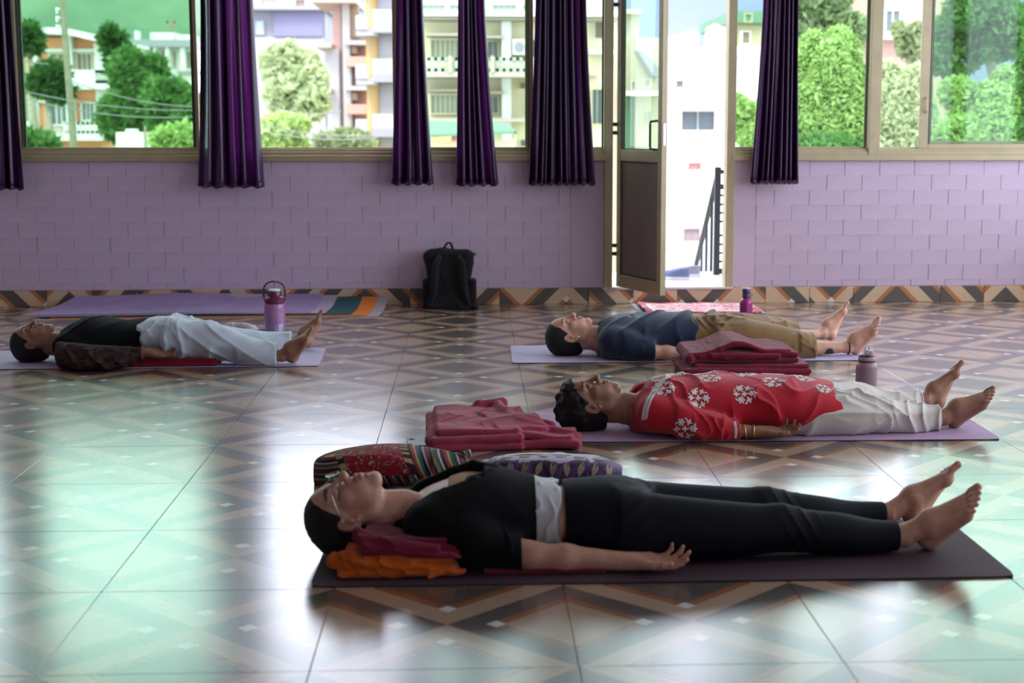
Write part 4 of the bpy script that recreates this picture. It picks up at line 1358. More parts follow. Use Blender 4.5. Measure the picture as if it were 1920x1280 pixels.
def hair(c, kind, name='hair'):
    """one skull cap of hair, cut along the hairline"""
    F, sc = c['F'], c['hsc']
    O = F.o; g = c['g']
    st = .0030 * g
    V = Vol(axis(O[0] - .19, st, O[0] + .16), axis(O[1] - .14, st, O[1] + .14), axis(c['z0'] - .01, st, O[2] + .15))
    q = lambda *p: tuple(x * sc for x in p)
    th = {'long': .010, 'wavy': .017, 'crop': .007, 'tied': .009}[kind]
    V.ell(q(-.014, .032, 0), q(.092 + th, .083 + th, .073 + th), .001, 'u', F)
    V.ell(q(-.038, .014, 0), q(.072 + th, .080 + th, .070 + th), .02, 'u', F)
    V.ell(q(-.055, -.035, 0), q(.045 + th, .05 + th, .055 + th * .5), .02, 'u', F)
    if kind == 'wavy':
        rg = np.random.default_rng(4)
        for k in range(70):
            d = rg.normal(size=3); d /= np.linalg.norm(d)
            p = np.array([-.016, .03, 0]) + d * np.array([.092, .086, .076]) * 1.13
            V.ell(q(*p), q(.017, .017, .017), .010, 'u', F)
        V.cap(q(.055, .098, .03), q(.085, .072, .012), .016 * sc, .010 * sc, .012, 'u', F)
        V.cap(q(.06, .095, -.02), q(.088, .07, -.02), .015 * sc, .008 * sc, .012, 'u', F)
    if kind == 'long':
        # hair gathered behind the head and spilling on the mat
        for a, b, r0, r1 in (((-.06, .02, .03), (-.115, -.02, .05), .06, .035), ((-.06, .05, -.01), (-.115, .03, -.03), .06, .04), ((-.07, -.04, .02), (-.12, -.09, .04), .045, .022)):
            V.cap(q(*a), q(*b), r0 * sc, r1 * sc, .02, 'u', F)
    if kind == 'tied':
        V.ell(q(-.085, .02, 0), q(.035, .045, .045), .015, 'u', F)
    # hairline: everything in front of a curved border is cut away
    def cutline(D, X, Y, Z):
        f_, u_, s_ = F.loc(X, Y, Z)
        f_, u_, s_ = f_ / f4(sc), u_ / f4(sc), np.abs(s_) / f4(sc)
        top = {'long': .082, 'wavy': .074, 'crop': .078, 'tied': .078}[kind]
        # border height on the forehead falls towards the temples and runs down in front of the ear
        brd = f4(top) - f4(3.2) * s_ * s_ * f4(1.2)
        front = np.maximum(f4(.012) - f_, u_ - brd)         # negative: bare face, positive: hair may stay
        side = f4(.020) - f_ + np.clip(u_ - f4(.0), 0, .09) * f4(.75)
        keep = np.maximum(side - f4(.006), np.minimum(u_ - brd, f4(.2)))
        nape = (u_ + f4(.075))                                 # hair ends at the nape
        ear = f4(1.0) - np.sqrt(((f_ + f4(.006)) / f4(.023)) ** 2 + ((u_ + f4(.010)) / f4(.036)) ** 2)
        ear = np.where(s_ > .055, ear * f4(.025), f4(-.05))
        low = np.where(f_ > f4(-.035), -(u_ + f4(-.002)) - f4(.0) * f_, f4(-.05))
        low = np.minimum(low, (s_ - f4(.03)) + f4(.05))
        low = np.where((f_ > f4(-.028)) & (u_ < f4(-.012)), np.minimum(f_ + f4(.028), f4(-.012) - u_), f4(-.05))
        k = np.maximum(D, -keep * f4(sc))
        k = np.maximum(k, -nape * f4(sc)) if kind != 'long' else np.maximum(k, -(u_ + f4(.105)) * f4(sc))
        k = np.maximum(k, ear * f4(sc))
        k = np.maximum(k, low * f4(sc))
        return k
    V.full(cutline)
    amp = {'long': .0022, 'wavy': .0035, 'crop': .0010, 'tied': .0018}[kind]
    fr = {'long': 150, 'wavy': 110, 'crop': 260, 'tied': 170}[kind]
    w = wrinkle(5, amp, fr, ((.2, .3, 1), (.3, 1, .1)), .25, 1.5)
    V.full(lambda D, X, Y, Z: D + w(X, Y, Z) + f4(amp * .5))
    V.floor(c['z0'] + .0008)
    return V.build(name, M['hair'], c['root_o'], c['off'])

def garment(c, name, mat, box, step, fill, z=None, smooth=0):
    V = Vol(axis(box[0], step, box[1]), axis(box[2], step, box[3]), axis(box[4], step, box[5]))
    fill(V)
    V.floor((c['z0'] if z is None else z) + .001)
    o = V.build(name, M[mat], c['root_o'], c['off'])
    return o

M['skin_fair'] = skin_mat('warm_skin', (.60, .325, .225), (.36, .11, .09))
M['skin_tan'] = skin_mat('tan_skin', (.34, .165, .10), (.28, .09, .075))
M['skin_brown'] = skin_mat('brown_skin', (.31, .155, .095), (.22, .075, .06))
M['black_knit'] = fabric('black_jersey', (.0055, .006, .007), .9, 900, .3, .2, .03, spec=.12)
M['legging'] = fabric('black_stretch_legging', (.005, .006, .011), .7, 1400, .12, .15, .0, spec=.16)
M['grey_tank'] = fabric('pale_grey_jersey', (.50, .52, .53))
M['kurta'] = fabric('red_cotton', (.46, .012, .028), .8, 1100, .2, .12, .2)
M['thread'] = fabric('white_embroidery_thread', (.72, .70, .66), .8, 1500, .3)
M['linen'] = fabric('cream_linen', (.60, .555, .50))
M['navy'] = fabric('navy_cotton', (.012, .021, .052))
M['khaki'] = fabric('khaki_cotton', (.22, .132, .055))
M['ice'] = fabric('pale_blue_cotton', (.50, .57, .64))
M['gold'] = plain('gold_bangle', (.75, .48, .16), .25, .05, 20, 1)
M['cord'] = plain('dark_cord', (.02, .017, .017), .8)
M['ink'] = plain('tattoo_ink', (.025, .03, .035), .6)
M['silver'] = plain('silver_stud', (.8, .8, .8), .2, .02, 10, 1)

def ring(c, name, mat, ctr, axisv, ra, rb, r, n=28, tiltup=(0, 0, 1)):
    a = Vector(axisv).normalized(); b = a.cross(Vector(tiltup)).normalized(); d = b.cross(a).normalized()
    ctr = Vector(ctr) - Vector(c['off'])
    return MB().tube([ctr + b * ra * math.cos(2 * math.pi * k / n) + d * rb * math.sin(2 * math.pi * k / n) for k in range(n)], r, 8, closed=True).build(name, M[mat], c['root_o'], smooth=True)

# -------- woman in black on the dark mat
W = dict(root=(.3, 4.2, 0), z0=.006, g=1.0, hsc=1.0, asc=1.0, Y0=4.2, skin='skin_fair',
         label='woman in black top and leggings lying on the dark plum mat, hair on the floor',
         head=(-.352, 4.17, .132), tilt=17, roll=11, neck=(-.195, 4.195, .118),
         torso=[(-.205, 4.2, .06, .140, .07), (-.165, 4.2, .09, .170, .13), (-.12, 4.2, .088, .196, .172), (-.03, 4.2, .06, .228, .182), (.06, 4.2, .022, .232, .168), (.16, 4.2, .016, .208, .145), (.24, 4.2, .016, .197, .143), (.31, 4.2, .014, .203, .163), (.39, 4.2, .0, .206, .178), (.46, 4.2, .0, .190, .172), (.50, 4.2, .01, .165, .15)],
         legN=[(.40, 4.105, .0, .192, .095), (.54, 4.10, .0, .178, .088), (.70, 4.10, .005, .160, .075), (.80, 4.105, .018, .150, .063), (.86, 4.11, .022, .150, .058), (.93, 4.115, .018, .130, .056), (1.03, 4.125, .004, .116, .056), (1.12, 4.13, .006, .096, .046), (1.215, 4.14, .016, .086, .034)],
         legF=[(.40, 4.295, .0, .185, .095), (.54, 4.31, .0, .166, .088), (.70, 4.325, .005, .150, .075), (.80, 4.335, .018, .142, .063), (.86, 4.34, .022, .143, .058), (.93, 4.35, .018, .124, .056), (1.03, 4.36, .004, .106, .056), (1.12, 4.375, .006, .088, .046), (1.235, 4.39, .014, .080, .034)],
         shoN=(-.115, 4.05, .115), elbN=(.155, 4.0, .046), wristN=(.415, 3.985, .032), handN=(1, -.06, -.01), palmN=(0, -.30, .95),
         shoF=(-.115, 4.35, .115), elbF=(.155, 4.42, .046), wristF=(.40, 4.44, .032), handF=(1, .06, 0), palmF=(0, .3, .95), handsc=.93, curl=.85,
         footN=dict(heel=(1.285, 4.155, .040), t=(.60, -.33, .72), n=(.78, .27, -.52), sc=.93), footF=dict(heel=(1.315, 4.40, .038), t=(.62, .13, .77), n=(.78, -.10, -.62), sc=.93))
person(W)
hair(W, 'long')
def f_cardigan(V):
    w = wrinkle(11, .005, 34, ((1, .3, .5), (.5, -.2, 1)), .4)
    V.tube(rows(span(W['torso'], -.185, .172), .012), .02, disp=w)
    V.cap((-.125, 4.05, .112), (.0, 4.02, .085), .066, .064, .03)
    V.tube([(-.02, 4.025, .080, .062, .064), (.06, 4.01, .062, .056, .056), (.128, 4.002, .052, .050, .047)], .03, disp=wrinkle(12, .006, 50, ((1, 0, .3), (.8, .3, -.6))))
    V.cap((-.125, 4.35, .112), (.0, 4.38, .085), .066, .064, .03)
    V.tube([(-.02, 4.375, .080, .062, .064), (.06, 4.39, .062, .056, .056), (.128, 4.40, .052, .050, .047)], .03)
    V.cap((-.02, 4.06, .10), (.09, 4.055, .075), .045, .04, .03)
    # open neckline
    def neck(D, X, Y, Z):
        side = np.abs(Y - f4(4.205))
        lim = f4(.090) + (X + f4(.215)) * f4(.56) + np.clip(side - f4(.075), 0, .2) * f4(1.6)
        return np.maximum(D, np.where(X < .03, Z - lim, f4(-.1)))
    V.full(neck)
    # rolled shawl edges
    for sgn, P_ in ((-1, ((-.235, 4.135, .075), (-.20, 4.10, .106), (-.13, 4.085, .152), (-.06, 4.09, .190), (.0, 4.125, .222), (.05, 4.18, .238))),
                    (1, ((-.22, 4.30, .085), (-.19, 4.315, .125), (-.12, 4.32, .172), (-.05, 4.31, .208), (.0, 4.275, .234), (.06, 4.215, .240)))):
        rr = (.017, .017, .016, .016, .016, .011)
        for a, b, r0, r1 in zip(P_, P_[1:], rr, rr[1:]):
            V.cap(a, b, r0, r1, .010)
    for a, b in (((-.02, 4.295, .216), (.07, 4.275, .216)), ((-.01, 4.15, .22), (.11, 4.13, .20))):
        V.cap(a, b, .013, .008, .02)
garment(W, 'shawl_top', 'black_knit', (-.28, .20, 3.91, 4.48, 0, .29), .0042, f_cardigan)
M['ochre_knit'] = fabric('ochre_jersey', (.42, .22, .06))
def f_cami(V):
    V.tube(rows(span(W['torso'], -.070, .03), -.004), .01)
    V.full(lambda D, X, Y, Z: np.maximum(D, f4(.12) - Z))
garment(W, 'inner_top', 'ochre_knit', (-.09, .05, 4.0, 4.4, .09, .26), .004, f_cami)
def f_tank(V):
    w = wrinkle(14, .007, 62, ((1, .02, -.05),), .18, 1.6)
    V.tube(rows(span(W['torso'], .152, .243), .0065), .01, disp=w)
    V.full(lambda D, X, Y, Z: np.maximum(D, X - f4(.238) - f4(.012) * np.sin(Y * 40)))
garment(W, 'tank_top', 'grey_tank', (.09, .262, 4.0, 4.4, 0, .25), .0032, f_tank)
def f_leg(V):
    wt = lambda X, Y, Z: f4(-.0035) * np.exp(-((X - f4(.905)) / f4(.055)) ** 2) * (1 - np.abs(np.sin((X * f4(.9) + Z * f4(.55)) * f4(95)))) ** 2 + f4(-.003) * np.exp(-((X - f4(.47)) / f4(.06)) ** 2) * (1 - np.abs(np.sin((X * f4(.75) - Z * f4(.6) + np.abs(Y - f4(4.2)) * f4(.5)) * f4(60)))) ** 2
    V.tube(rows(span(W['torso'], .252, .50), .005), .02, disp=wt)
    V.tube(rows(span(W['legN'], .40, 1.192), .004), .03, disp=wt)
    V.tube(rows(span(W['legF'], .40, 1.222), .004), .03, disp=wt)
garment(W, 'leggings', 'legging', (.24, 1.24, 3.98, 4.46, 0, .24), .0045, f_leg)
# stud in the near ear
st_ = W['F'].w((.002, -.035, .085)) - W['off']
MB().lathe([(0, -.0035), (.003, -.0015), (.003, .0015), (0, .0035)], 10, st_).build('ear_stud', M['silver'], W['root_o'], smooth=True)

# -------- woman in red tunic
Rr = dict(root=(1.2, 5.92, 0), z0=.006, g=1.1, hsc=.98, asc=.92, Y0=5.92, skin='skin_brown',
          label='person in red tunic with white flower embroidery and cream trousers, lying on purple mat',
          head=(.457, 5.92, .112), tilt=-3, roll=4, neck=(.605, 5.92, .085),
          torso=[(.60, 5.92, .02, .115, .06), (.64, 5.92, .0, .150, .13), (.68, 5.92, .0, .175, .17), (.742, 5.92, .0, .198, .182), (.85, 5.92, .0, .203, .175), (.95, 5.92, .0, .206, .172), (1.12, 5.92, .0, .200, .178), (1.25, 5.92, .0, .188, .182), (1.34, 5.92, .0, .172, .172)],
          legN=[(1.24, 5.825, .0, .170, .095), (1.40, 5.815, .0, .148, .088), (1.49, 5.815, .005, .138, .078), (1.576, 5.82, .015, .122, .066), (1.70, 5.84, .0, .096, .056), (1.79, 5.85, .008, .082, .046), (1.86, 5.865, .016, .080, .034)],
          legF=[(1.24, 6.01, .0, .170, .095), (1.40, 6.06, .0, .143, .088), (1.50, 6.10, .005, .130, .078), (1.60, 6.135, .015, .118, .066), (1.70, 6.17, .0, .092, .056), (1.80, 6.20, .008, .082, .046), (1.895, 6.23, .016, .080, .034)],
          shoN=(.70, 5.755, .10), elbN=(.86, 5.70, .05), wristN=(1.085, 5.69, .034), handN=(1, -.03, 0), palmN=(0, -.35, .95),
          shoF=(.70, 6.085, .10), elbF=(.86, 6.15, .05), wristF=(1.085, 6.17, .034), handF=(1, .03, 0), palmF=(0, .35, .95), handsc=.90, curl=.9,
          footN=dict(heel=(1.905, 5.885, .038), t=(.74, -.22, .62), n=(.64, .22, -.72), sc=.90), footF=dict(heel=(1.950, 6.25, .040), t=(.48, .12, .86), n=(.87, -.06, -.48), sc=.90))
person(Rr)
hair(Rr, 'wavy')
def f_kurta(V):
    w = wrinkle(21, .008, 22, ((1, .35, .6), (.7, -.3, -.9)), .45, 2.2)
    V.tube(rows(span(Rr['torso'], .618, 1.05), .013) + [(1.15, 5.925, .100, .212, .115), (1.25, 5.925, .098, .222, .112), (1.34, 5.93, .094, .224, .106), (1.45, 5.94, .085, .225, .096)], .02, disp=w)
    V.cap((.695, 5.76, .098), (.80, 5.715, .075), .066, .060, .03)
    V.tube([(.78, 5.72, .074, .064, .068), (.86, 5.70, .060, .060, .058), (.93, 5.695, .054, .054, .052), (1.012, 5.69, .036, .043, .036)], .03, disp=wrinkle(22, .009, 42, ((1, .1, .4), (.9, .4, -.6)), .4))
    V.cap((.695, 6.08, .098), (.80, 6.125, .075), .066, .060, .03)
    V.tube([(.78, 6.12, .074, .064, .068), (.86, 6.14, .060, .060, .058), (.93, 6.145, .054, .054, .052), (1.012, 6.15, .040, .045, .040)], .03)
    def trim_(D, X, Y, Z):
        side = np.abs(Y - f4(5.92))
        hem = X - (f4(1.415) - f4(.5) * np.clip(f4(.10) - Z, 0, .2) + f4(.010) * np.sin(Y * 30))
        slit = np.where((X > 1.0) & (side < .30), (f4(.043) + f4(.012) * np.sin(X * 22)) - Z, f4(-.1))
        # round neckline around the throat
        nk = f4(.066) - np.sqrt(((X - f4(.612)) / f4(1.0)) ** 2 + ((Y - f4(5.92)) * f4(.85)) ** 2)
        nk = np.where(Z > .06, nk, f4(-.1))
        return np.maximum(np.maximum(D, np.where(X > 1.2, hem, -.1)), np.maximum(np.where(Y < 5.745, np.where(X < 1.03, f4(-.1), slit), slit), nk))
    V.full(trim_)
kur = garment(Rr, 'tunic', 'kurta', (.57, 1.46, 5.60, 6.24, 0, .26), .0046, f_kurta)
def f_trousers(V):
    w = wrinkle(23, .010, 26, ((.8, .5, .9), (.7, -.6, -.7), (1, .1, -.2), (.5, .2, -1)), .55, 2.2)
    V.tube(rows(span(Rr['torso'], 1.0, 1.34), .004), .02)
    V.tube(rows(span(Rr['legN'], 1.24, 1.832), .013), .03, disp=w)
    V.tube(rows(span(Rr['legF'], 1.24, 1.868), .013), .03, disp=w)
    V.cap((1.56, 5.82, .10), (1.60, 5.82, .11), .05, .035, .03)
tro = garment(Rr, 'trousers', 'linen', (.98, 1.90, 5.70, 6.32, 0, .24), .0046, f_trousers)
for nm, xx, cy, rzz in (('trouser_cuff', 1.825, 5.858, 1), ('trouser_cuff', 1.861, 6.222, 1)):
    ring(Rr, nm, 'linen', (xx, cy, .049), (1, .1, 0), .052, .046, .0045)
ring(Rr, 'bangle', 'gold', (1.035, 5.69, .035), (1, -.03, .12), .032, .032, .0022)
ring(Rr, 'bracelet', 'gold', (1.066, 5.69, .035), (1, -.02, -.08), .029, .029, .0026)
bn = Rr['F'].w((.004, -.038, .080)) - Rr['off']
MB().lathe([(0, -.003), (.003, -.001), (.003, .001), (0, .003)], 8, bn).build('ear_stud', M['silver'], Rr['root_o'], smooth=True)

def bvh_of(o):
    me = o.data
    n = len(me.vertices); co = np.zeros(n * 3, f4); me.vertices.foreach_get('co', co)
    F_ = np.zeros(len(me.polygons) * 4, np.int32); me.polygons.foreach_get('vertices', F_)
    return BVHTree.FromPolygons(co.reshape(-1, 3).tolist(), F_.reshape(-1, 4).tolist())
kb = bvh_of(kur)
def leaf_shape(L, w_):
    return [(0, 0), (L * .35, w_), (L * .75, w_ * .7), (L, 0), (L * .75, -w_ * .7), (L * .35, -w_)]
def motif_shapes(rad, rg):
    """little sprays of five petalled flowers and leaves inside a circle"""
    out = []
    def put(poly, x, y, a): out.append([(x + p[0] * math.cos(a) - p[1] * math.sin(a), y + p[0] * math.sin(a) + p[1] * math.cos(a)) for p in poly])
    for k in range(7):
        a = 2 * math.pi * k / 6 if k < 6 else 0
        d = rad * .66 if k < 6 else 0
        cx_, cy_ = d * math.cos(a), d * math.sin(a)
        big = k in (0, 2, 4)
        n_ = 6 if big else 4
        for j in range(n_): put(leaf_shape(rad * (.36 if big else .28), rad * .095), cx_, cy_, a + 2 * math.pi * j / n_)
    for k in range(12):
        a = 2 * math.pi * (k + .5) / 12
        put(leaf_shape(rad * .30, rad * .075), rad * (.36 if k % 2 else .80) * math.cos(a), rad * (.36 if k % 2 else .80) * math.sin(a), a + (.9 if k % 2 else 1.4))
    for k in range(3):
        a = 2 * math.pi * k / 3 + .3
        put([(0, .0012), (rad * .9, .0012), (rad * .9, -.0012), (0, -.0012)], 0, 0, a)
    return out
def sew(parent, bvh, shapes, ctr, ax_u, ax_v, dirv, off, name='flower_embroidery', thick=.0016, lift=.0012):
    """lays flat shapes on the cloth by casting every corner along dirv"""
    b = bmesh.new()
    dv = Vector(dirv).normalized(); U = Vector(ax_u).normalized(); Vv = Vector(ax_v).normalized()
    c0 = Vector(ctr) - Vector(off)
    for poly in shapes:
        vs = []
        for x, y in poly:
            p = c0 + U * x + Vv * y - dv * .12
            h, nrm, _, dist = bvh.ray_cast(p, dv, .22)
            if h is None: vs = None; break
            vs.append(h - dv * lift)
        if not vs: continue
        mx_ = sum(q[0] for q in poly) / len(poly); my_ = sum(q[1] for q in poly) / len(poly)
        h, _, _, _ = bvh.ray_cast(c0 + U * mx_ + Vv * my_ - dv * .12, dv, .22)
        mid = (h if h is not None else sum(vs, Vector()) / len(vs)) - dv * (lift + thick)
        f0 = [b.verts.new(v) for v in vs]; m_ = b.verts.new(mid)
        for i in range(len(f0)):
            b.faces.new((f0[i], f0[(i + 1) % len(f0)], m_))
    if not b.faces:
        b.free(); return None
    bmesh.ops.recalc_face_normals(b, faces=b.faces)
    me = bpy.data.meshes.new(name); b.to_mesh(me); b.free()
    return link_mesh(name, me, M['thread'], parent, True)
rg = random.Random(3)
K0 = 5.92
for (mx, th, rad) in ((.735, 48, .050), (.735, 8, .046), (.735, -35, .05), (.865, 68, .046), (.925, 22, .048), (.925, -30, .05), (.80, -12, .045), (1.045, 62, .048), (1.075, -5, .05), (1.17, 34, .050), (1.20, -30, .05), (1.305, 10, .046), (1.31, -42, .045), (1.36, 50, .035)):
    # th: degrees from straight up towards the near side
    a = R(th)
    dn = (0, math.sin(a), -math.cos(a))
    tg = (0, -math.cos(a), -math.sin(a))
    ctr = (mx, K0 - .14 * math.sin(a), .10 + .11 * math.cos(a))
    sew(kur, kb, motif_shapes(rad, rg), ctr, (1, 0, 0), tg, dn, Rr['off'])
for (ctr, rad) in (((.80, 5.655, .055), .046),):
    sew(kur, kb, motif_shapes(rad, rg), ctr, (1, 0, .0), (0, .35, .94), (0, 1, -.25), Rr['off'])
# band of leaves on cuff and yoke
cuf = []
for k in range(9):
    for s_ in (-1, 1):
        L_ = leaf_shape(.016, .0055); a = s_ * .8
        cuf.append([(-.004 + p[0] * math.cos(a) - p[1] * math.sin(a), -.036 + k * .009 + p[0] * math.sin(a) + p[1] * math.cos(a)) for p in L_])
sew(kur, kb, cuf, (.992, 5.62, .04), (1, 0, 0), (0, 0, 1), (0, 1, -.12), Rr['off'], 'cuff_embroidery')
yk = []
for k in range(26):
    t_ = k / 25
    x_, y_ = .012 + .10 * t_ ** 1.5, -.005 + .20 * t_
    for s_ in (-1, 1):
        a = s_ * 1.0 + 1.2; L_ = leaf_shape(.015, .005)
        yk.append([(x_ + p[0] * math.cos(a) - p[1] * math.sin(a), y_ + p[0] * math.sin(a) + p[1] * math.cos(a)) for p in L_])
sew(kur, kb, yk, (.64, 5.75, .06), (1, 0, 0), (0, .60, .80), (0, .8, -.6), Rr['off'], 'yoke_embroidery')
sew(kur, kb, [[(x, -y) for x, y in q] for q in yk], (.64, 6.09, .06), (1, 0, 0), (0, .60, -.80), (0, -.8, -.6), Rr['off'], 'yoke_embroidery')
mid = []
for k in range(14):
    for s_ in (-1, 1):
        L_ = leaf_shape(.015, .005); a = s_ * .7
        mid.append([(k * .014 + p[0] * math.cos(a) - p[1] * math.sin(a), s_ * .002 + p[0] * math.sin(a) + p[1] * math.cos(a)) for p in L_])
sew(kur, kb, mid, (.70, 5.92, .2), (1, 0, 0), (0, 1, 0), (0, 0, -1), Rr['off'], 'placket_embroidery')

# -------- person in navy shirt
Bb = dict(root=(1.25, 7.87, 0), z0=.006, g=1.45, hsc=1.0, asc=.98, Y0=7.87, skin='skin_fair',
          label='person in navy t-shirt and rolled khaki trousers lying nearest the open door',
          head=(.498, 7.87, .112), tilt=0, roll=3, neck=(.645, 7.87, .09),
          torso=[(.635, 7.87, .02, .125, .065), (.665, 7.87, .0, .160, .15), (.72, 7.87, .0, .192, .185), (.816, 7.87, .0, .204, .185), (.92, 7.87, .0, .207, .172), (1.04, 7.87, .0, .212, .165), (1.15, 7.87, .0, .207, .168), (1.26, 7.87, .0, .195, .178), (1.34, 7.87, .0, .175, .165)],
          legN=[(1.25, 7.78, .0, .185, .095), (1.42, 7.77, .0, .175, .092), (1.53, 7.765, .005, .155, .08), (1.62, 7.765, .015, .135, .066), (1.74, 7.78, .0, .098, .056), (1.85, 7.79, .004, .086, .048), (1.955, 7.80, .016, .078, .035)],
          legF=[(1.25, 7.97, .0, .185, .095), (1.42, 8.06, .0, .165, .092), (1.53, 8.12, .005, .148, .08), (1.63, 8.17, .015, .130, .066), (1.75, 8.225, .0, .098, .056), (1.84, 8.27, .004, .084, .048), (1.94, 8.315, .016, .078, .035)],
          shoN=(.715, 7.70, .10), elbN=(.91, 7.665, .048), wristN=(1.135, 7.69, .036), handN=(1, .1, 0), palmN=(0, -.35, .95),
          shoF=(.715, 8.04, .10), elbF=(.91, 8.08, .048), wristF=(1.135, 8.10, .036), handF=(1, -.05, 0), palmF=(0, .3, .95), handsc=.98, curl=.9,
          footN=dict(heel=(1.995, 7.815, .040), t=(.55, -.25, .77), n=(.80, .18, -.53), sc=.92), footF=dict(heel=(1.985, 8.33, .040), t=(.45, .18, .86), n=(.88, -.08, -.45), sc=.92))
person(Bb)
hair(Bb, 'crop')
def f_tee(V):
    w = wrinkle(31, .011, 20, ((1, .35, .6), (.8, -.3, -.9)), .5, 2.0)
    V.tube(rows(span(Bb['torso'], .645, 1.165), .016), .02, disp=w)
    V.cap((.71, 7.71, .10), (.79, 7.69, .085), .070, .070, .03)
    V.tube([(.77, 7.69, .080, .070, .072), (.85, 7.675, .062, .064, .060), (.925, 7.665, .054, .060, .052)], .03, disp=wrinkle(32, .008, 40, ((1, 0, .5),), .4))
    V.cap((.71, 8.03, .10), (.79, 8.05, .085), .070, .070, .03)
    V.tube([(.77, 8.05, .080, .070, .072), (.85, 8.065, .062, .064, .060), (.925, 8.075, .054, .060, .052)], .03)
    V.full(lambda D, X, Y, Z: np.maximum(D, np.where(Z > .05, f4(.068) - np.sqrt((X - f4(.622)) ** 2 + (Y - f4(7.87)) ** 2), f4(-.1))))
    V.full(lambda D, X, Y, Z: np.maximum(D, X - f4(1.15) - f4(.012) * np.sin(Z * 40 + Y * 18)))
tee = garment(Bb, 't_shirt', 'navy', (.60, 1.2, 7.56, 8.18, 0, .27), .0062, f_tee)
def f_khaki(V):
    w = wrinkle(33, .015, 26, ((1, .25, .5), (.8, -.4, -.8)), .55, 1.8)
    V.tube(rows(span(Bb['torso'], 1.12, 1.34), .010), .02, disp=wrinkle(34, .012, 60, ((.25, 1, -.1), (1, .4, .2)), .3))
    V.tube(rows(span(Bb['legN'], 1.25, 1.765), .026), .04, disp=w)
    V.tube(rows(span(Bb['legF'], 1.25, 1.775), .026), .04, disp=w)
    V.cap((1.22, 7.80, .20), (1.30, 7.84, .185), .022, .02, .03)
    V.tube([(1.68, 7.775, .065, .10, .075), (1.72, 7.78, .058, .098, .068), (1.765, 7.785, .054, .088, .060)], .02, disp=wrinkle(35, .012, 70, ((.9, .5, .5), (.7, -.6, .4)), .4))
    V.tube([(1.69, 8.20, .068, .094, .070), (1.735, 8.22, .06, .094, .066), (1.775, 8.235, .056, .084, .058)], .02, disp=wrinkle(36, .012, 70, ((.9, .5, .5), (.7, -.6, .4)), .4))
garment(Bb, 'trousers', 'khaki', (1.08, 1.82, 7.60, 8.40, 0, .27), .0062, f_khaki)
ring(Bb, 'anklet', 'cord', (1.952, 7.80, .047), (1, .05, 0), .038, .036, .0035)
ring(Bb, 'wristband', 'cord', (1.118, 7.688, .037), (1, .1, 0), .030, .029, .004)
ht = Bb['F'].w((.0, -.044, .083)) - Bb['off']
MB().tube([ht + np.array([.008 * math.cos(a), 0, .008 * math.sin(a)]) for a in np.linspace(0, 6.28, 14)[:-1]], .0016, 6, closed=True).build('earring', M['silver'], Bb['root_o'])
bb = bvh_of([o for o in Bb['root_o'].children if o.name.startswith('body')][0])
lot = []
for k in range(7):
    a = math.pi * k / 6
    lot.append([(p[0] * math.cos(a) - p[1] * math.sin(a), p[0] * math.sin(a) + p[1] * math.cos(a)) for p in leaf_shape(.030, .006)])
lot += [[(p[0] - .022, p[1] - .004) for p in leaf_shape(.044, .003)]]
body_b = [o for o in Bb['root_o'].children if o.name.startswith('body')][0]
tt = sew(body_b, bb, lot, (1.845, 7.70, .030), (1, 0, 0), (0, 0, 1), (0, 1, -.1), Bb['off'], 'tattoo', .0002)
if tt: tt.data.materials.clear(); tt.data.materials.append(M['ink']); tt['label'] = 'small dark lotus tattoo above the ankle'
# faint chest print
tb = bvh_of(tee)
M['print'] = fabric('faded_print', (.13, .17, .16))
pr = []
rg = random.Random(9)
for k in range(34):
    x_, y_ = rg.uniform(-.10, .10), rg.uniform(-.085, .085); a = rg.uniform(0, 6.28)
    pr.append([(x_ + p[0] * math.cos(a) - p[1] * math.sin(a), y_ + p[0] * math.sin(a) + p[1] * math.cos(a)) for p in leaf_shape(.034, .008)])
o = sew(tee, tb, pr, (.79, 7.87, .2), (1, 0, 0), (0, 1, 0), (0, 0, -1), Bb['off'], 'chest_print', .0004)
if o: o.data.materials.clear(); o.data.materials.append(M['print'])

